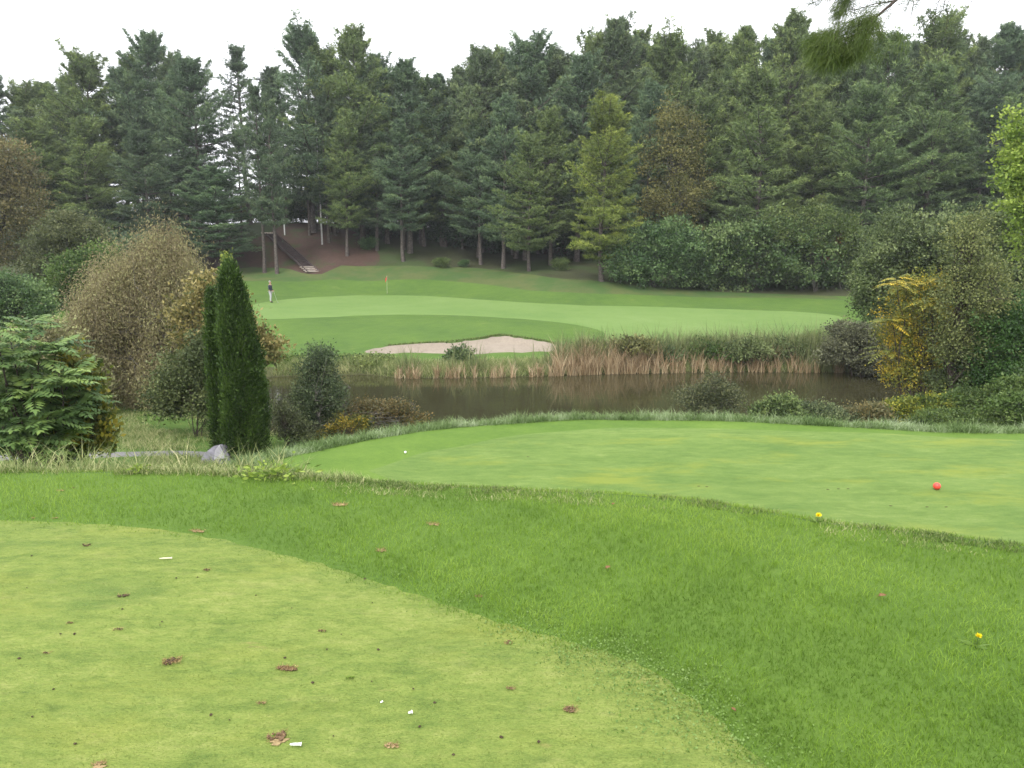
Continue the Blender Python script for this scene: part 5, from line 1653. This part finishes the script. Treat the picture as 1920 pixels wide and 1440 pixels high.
# ================================================================== PERSON
def skin_mesh(name, joints, edges, mat, root_i=0, sub=2, parent=None):
    me = bpy.data.meshes.new(name)
    me.from_pydata([j[:3] for j in joints], edges, [])
    o = bpy.data.objects.new(name, me)
    COL.objects.link(o)
    md = o.modifiers.new('Skin', 'SKIN'); md.use_smooth_shade = True
    sv = me.skin_vertices[0].data
    for i, j in enumerate(joints):
        r_ = j[3]; r2 = j[4] if len(j) > 4 else r_
        sv[i].radius = (r_, r2); sv[i].use_root = (i == root_i)
    ss = o.modifiers.new('Sub', 'SUBSURF'); ss.levels = sub; ss.render_levels = sub
    dg = bpy.context.evaluated_depsgraph_get()
    dg.update()
    m2 = bpy.data.meshes.new_from_object(o.evaluated_get(dg))
    bpy.data.objects.remove(o)
    m2.name = name
    m2.materials.clear(); m2.materials.append(mat)
    return obj(name, m2, parent)


skin_m = plain_mat('skin', (.45, .27, .20), .55, .3, 20, .08, .05)
jacket_m = plain_mat('navy_jacket', (.035, .038, .055), .85, .15, 25, .3, .3)
trous_m = plain_mat('grey_trousers', (.42, .41, .43), .85, .15, 25, .12, .3)
shoe_m = plain_mat('black_shoes', (.02, .02, .02), .5, .3, 30, .2, .2)
hair_m = plain_mat('grey_hair', (.30, .28, .26), .8, .2, 60, .2, .3)
pp = hits([(508, 567)])[0]
root = thing('person', 'golfer in dark navy jacket and light grey trousers at the left edge of the green', 'person', (pp[0], pp[1], pp[2]), rz=R(-8))
# faces +x (towards the flag); y>0 is his left
J = []; E = []


def add(p, r_, par=None, r2=None):
    J.append((p[0], p[1], p[2], r_, r2 if r2 else r_)); i = len(J) - 1
    if par is not None: E.append((par, i))
    return i


pel = add((0, 0, .95), .13, None, .15)
sp = add((.01, 0, 1.12), .115, pel, .14)
ch = add((.0, 0, 1.30), .125, sp, .165)
nk0 = add((-.01, 0, 1.44), .085, ch, .11)
nk = add((.0, 0, 1.50), .052, nk0)
hd0 = add((.02, 0, 1.575), .068, nk)
hd1 = add((.015, 0, 1.655), .088, hd0, .076)
hd2 = add((.005, 0, 1.715), .070, hd1, .062)
for sg in (-1, 1):
    h_ = add((.0, sg * .09, .88), .092, pel)
    kx = .06 if sg < 0 else -.02
    k1 = add((kx, sg * .10, .50), .060, h_)
    cf = add((kx - .03, sg * .10, .34), .055, k1)
    an = add((kx - .04, sg * .10, .09), .036, cf)
    ft = add((kx + .03, sg * .105, .045), .038, an)
    add((kx + .14, sg * .115, .035), .028, ft)
    s_ = add((-.01, sg * .17, 1.40), .062, nk0)
    el = add((.0 if sg < 0 else -.03, sg * .235, 1.12), .043, s_)
    wr = add((.20, sg * .13, .96) if sg < 0 else (.18, sg * .15, .97), .028, el)
    pa = add((.27, sg * .07, .935) if sg < 0 else (.245, sg * .09, .945), .030, wr, .018)
    b = np.array(J[pa][:3])
    for q in range(4):
        ln = [.062, .072, .068, .052][q]
        yy = (q - 1.5) * .018
        k_ = add((b[0] + .035, b[1] - sg * .005 + yy * .4, b[2] + .018 - q * .017), .0088, pa)
        k2 = add((b[0] + .035 + ln * .35, b[1] - sg * .035, b[2] + .010 - q * .018), .0082, k_)
        add((b[0] + .020 + ln * .15, b[1] - sg * .058, b[2] - .002 - q * .018), .0074, k2)
    t1 = add((b[0] + .005, b[1] - sg * .025, b[2] + .030), .0100, pa)
    add((b[0] + .035, b[1] - sg * .045, b[2] + .035), .0085, t1)
body = skin_mesh('body', J, E, skin_m, 0, 2, root)
# face: nose, brow, ears, mouth shaped into a head shell joined with the body object
bm = bmesh.new(); bm.from_mesh(body.data)


def blob(c, r_, s):
    q = bmesh.ops.create_icosphere(bm, subdivisions=2, radius=r_)
    for v in q['verts']:
        v.co = Vector((v.co.x * s[0], v.co.y * s[1], v.co.z * s[2])) + Vector(c)
blob((.105, 0, 1.630), .018, (1.0, .7, 1.4)); blob((.015, .078, 1.64), .024, (.7, .4, 1.2)); blob((.015, -.078, 1.64), .024, (.7, .4, 1.2))
blob((.090, 0, 1.592), .016, (.6, 1.5, .35)); blob((.082, 0, 1.565), .026, (.8, 1, .7))
for f in bm.faces: f.smooth = True
bm.to_mesh(body.data); bm.free()
bm = bmesh.new()
for sg in (-1, 1):
    q = bmesh.ops.create_icosphere(bm, subdivisions=2, radius=.011)
    bmesh.ops.translate(bm, verts=q['verts'], vec=(.090, sg * .030, 1.652))
bm_obj('eyes', bm, shoe_m, root, smooth=True)
# hair
bm = bmesh.new(); bmesh.ops.create_icosphere(bm, subdivisions=3, radius=.1)
for v in bm.verts:
    v.co = Vector((v.co.x * 1.02 - .004, v.co.y * .88, v.co.z * .98 + 1.690))
    if v.co.x > .055 and v.co.z < 1.70: v.co.x = .055 - (1.70 - v.co.z) * .6
    if v.co.z < 1.62: v.co.z = 1.62
bm_obj('hair', bm, hair_m, root, smooth=True)
# jacket
J = []; E = []
pel = add((0, 0, .90), .150, None, .170); sp = add((.01, 0, 1.10), .140, pel, .165); ch = add((0, 0, 1.30), .150, sp, .185); nk0 = add((-.01, 0, 1.43), .10, ch, .125); add((-.005, 0, 1.475), .068, nk0)
for sg in (-1, 1):
    s_ = add((-.01, sg * .175, 1.395), .078, nk0); el = add((.0 if sg < 0 else -.03, sg * .238, 1.12), .060, s_)
    add((.185, sg * .14, .965) if sg < 0 else (.165, sg * .158, .975), .043, el)
skin_mesh('jacket', J, E, jacket_m, 0, 2, root)
J = []; E = []
pel = add((0, 0, .93), .135, None, .155)
for sg in (-1, 1):
    kx = .06 if sg < 0 else -.02
    h_ = add((.0, sg * .09, .86), .105, pel); k1 = add((kx, sg * .10, .50), .078, h_); cf = add((kx - .03, sg * .10, .32), .070, k1); add((kx - .035, sg * .10, .10), .062, cf)
skin_mesh('trousers', J, E, trous_m, 0, 2, root)
for sg in (-1, 1):
    kx = .06 if sg < 0 else -.02
    J = []; E = []
    a_ = add((kx - .05, sg * .102, .05), .050); b_ = add((kx + .05, sg * .108, .045), .050, a_); add((kx + .16, sg * .115, .035), .036, b_)
    skin_mesh('shoe', J, E, shoe_m, 0, 2, root)
# club held in both hands, head on the turf
M_ = root.matrix_basis
steel = plain_mat('club_steel', (.45, .45, .45), .3, .5, 10, .1, .02, .8)
root2 = thing('golf_club', 'thin golf club held by the golfer with its head on the turf', 'golf club', (pp[0], pp[1], pp[2]), rz=R(-8))
tb = tube([(.275, 0, .97), (.36, 0, .70), (.47, 0, .32), (.57, 0, .03)], [.013, .008, .007, .006], 8)
obj('shaft', np_mesh('shaft', tb[0], tb[1], steel, tb[2], smooth=True), root2)
tb = tube([(.262, 0, 1.02), (.30, 0, .88)], [.016, .014], 8)
obj('grip', np_mesh('grip', tb[0], tb[1], shoe_m, tb[2], smooth=True), root2)
bm = bmesh.new(); box_bm(bm, (.60, .01, .022), (.09, .03, .035)); bm_obj('head', bm, steel, root2, .006)

# ================================================================== CAMERA, SKY, LIGHT
cd = bpy.data.cameras.new('camera'); cam = bpy.data.objects.new('camera', cd); COL.objects.link(cam)
cd.sensor_width = 36; cd.lens = FPX / 1920 * 36; cd.clip_start = .05; cd.clip_end = 5000
cam.location = tuple(CAM); cam.rotation_euler = (math.pi / 2 - TH, 0, 0)
SC.camera = cam
w = bpy.data.worlds.new('World'); SC.world = w; w.use_nodes = True
nt = w.node_tree; N = nt.nodes; L = nt.links; N.clear()
out = N.new('ShaderNodeOutputWorld'); bg = N.new('ShaderNodeBackground')
sk = N.new('ShaderNodeTexSky'); sk.sky_type = 'NISHITA'; sk.sun_disc = False
SUN_EL = R(52); SUN_AZ = R(205)
sk.sun_elevation = SUN_EL; sk.sun_rotation = SUN_AZ
sk.dust_density = 4.0; sk.air_density = 1.0
hs = N.new('ShaderNodeHueSaturation'); hs.inputs['Saturation'].default_value = .10
L.new(sk.outputs[0], hs.inputs['Color'])
# even out: overcast cloud deck
mx = N.new('ShaderNodeMix'); mx.data_type = 'RGBA'; mx.inputs[0].default_value = .6
L.new(hs.outputs[0], mx.inputs[6]); mx.inputs[7].default_value = (8.2, 8.35, 8.8, 1)
L.new(mx.outputs[2], bg.inputs['Color']); bg.inputs['Strength'].default_value = .14
L.new(bg.outputs[0], out.inputs[0])
sd = bpy.data.lights.new('sun', 'SUN'); so = bpy.data.objects.new('sun', sd); COL.objects.link(so)
sd.energy = 1.0; sd.angle = R(25); sd.color = (1, .97, .92)
dv = Vector((math.sin(SUN_AZ) * math.cos(SUN_EL), math.cos(SUN_AZ) * math.cos(SUN_EL), math.sin(SUN_EL)))
so.rotation_euler = dv.to_track_quat('Z', 'Y').to_euler()
if HAZE > 0:
    bm = bmesh.new(); box_bm(bm, (0, 50, 11), (860, 860, 40)); me = bpy.data.meshes.new('haze'); bm.to_mesh(me); bm.free()
    hm, nt, N, L = new_mat('haze_air')
    o_ = N.new('ShaderNodeOutputMaterial'); pv = N.new('ShaderNodeVolumePrincipled')
    pv.inputs['Color'].default_value = (.92, .94, 1.0, 1); pv.inputs['Density'].default_value = HAZE; pv.inputs['Anisotropy'].default_value = .3
    L.new(pv.outputs[0], o_.inputs['Volume']); me.materials.append(hm)
    tag(obj('haze', me), 'thin damp haze filling the air over the course', None, None, 'stuff')
SC.view_settings.view_transform = 'Standard'; SC.view_settings.look = 'None'; SC.view_settings.exposure = EXPOSURE; SC.view_settings.gamma = 1
SC.cycles.max_bounces = 6; SC.cycles.diffuse_bounces = 3; SC.cycles.glossy_bounces = 3; SC.cycles.transmission_bounces = 3; SC.cycles.transparent_max_bounces = 4
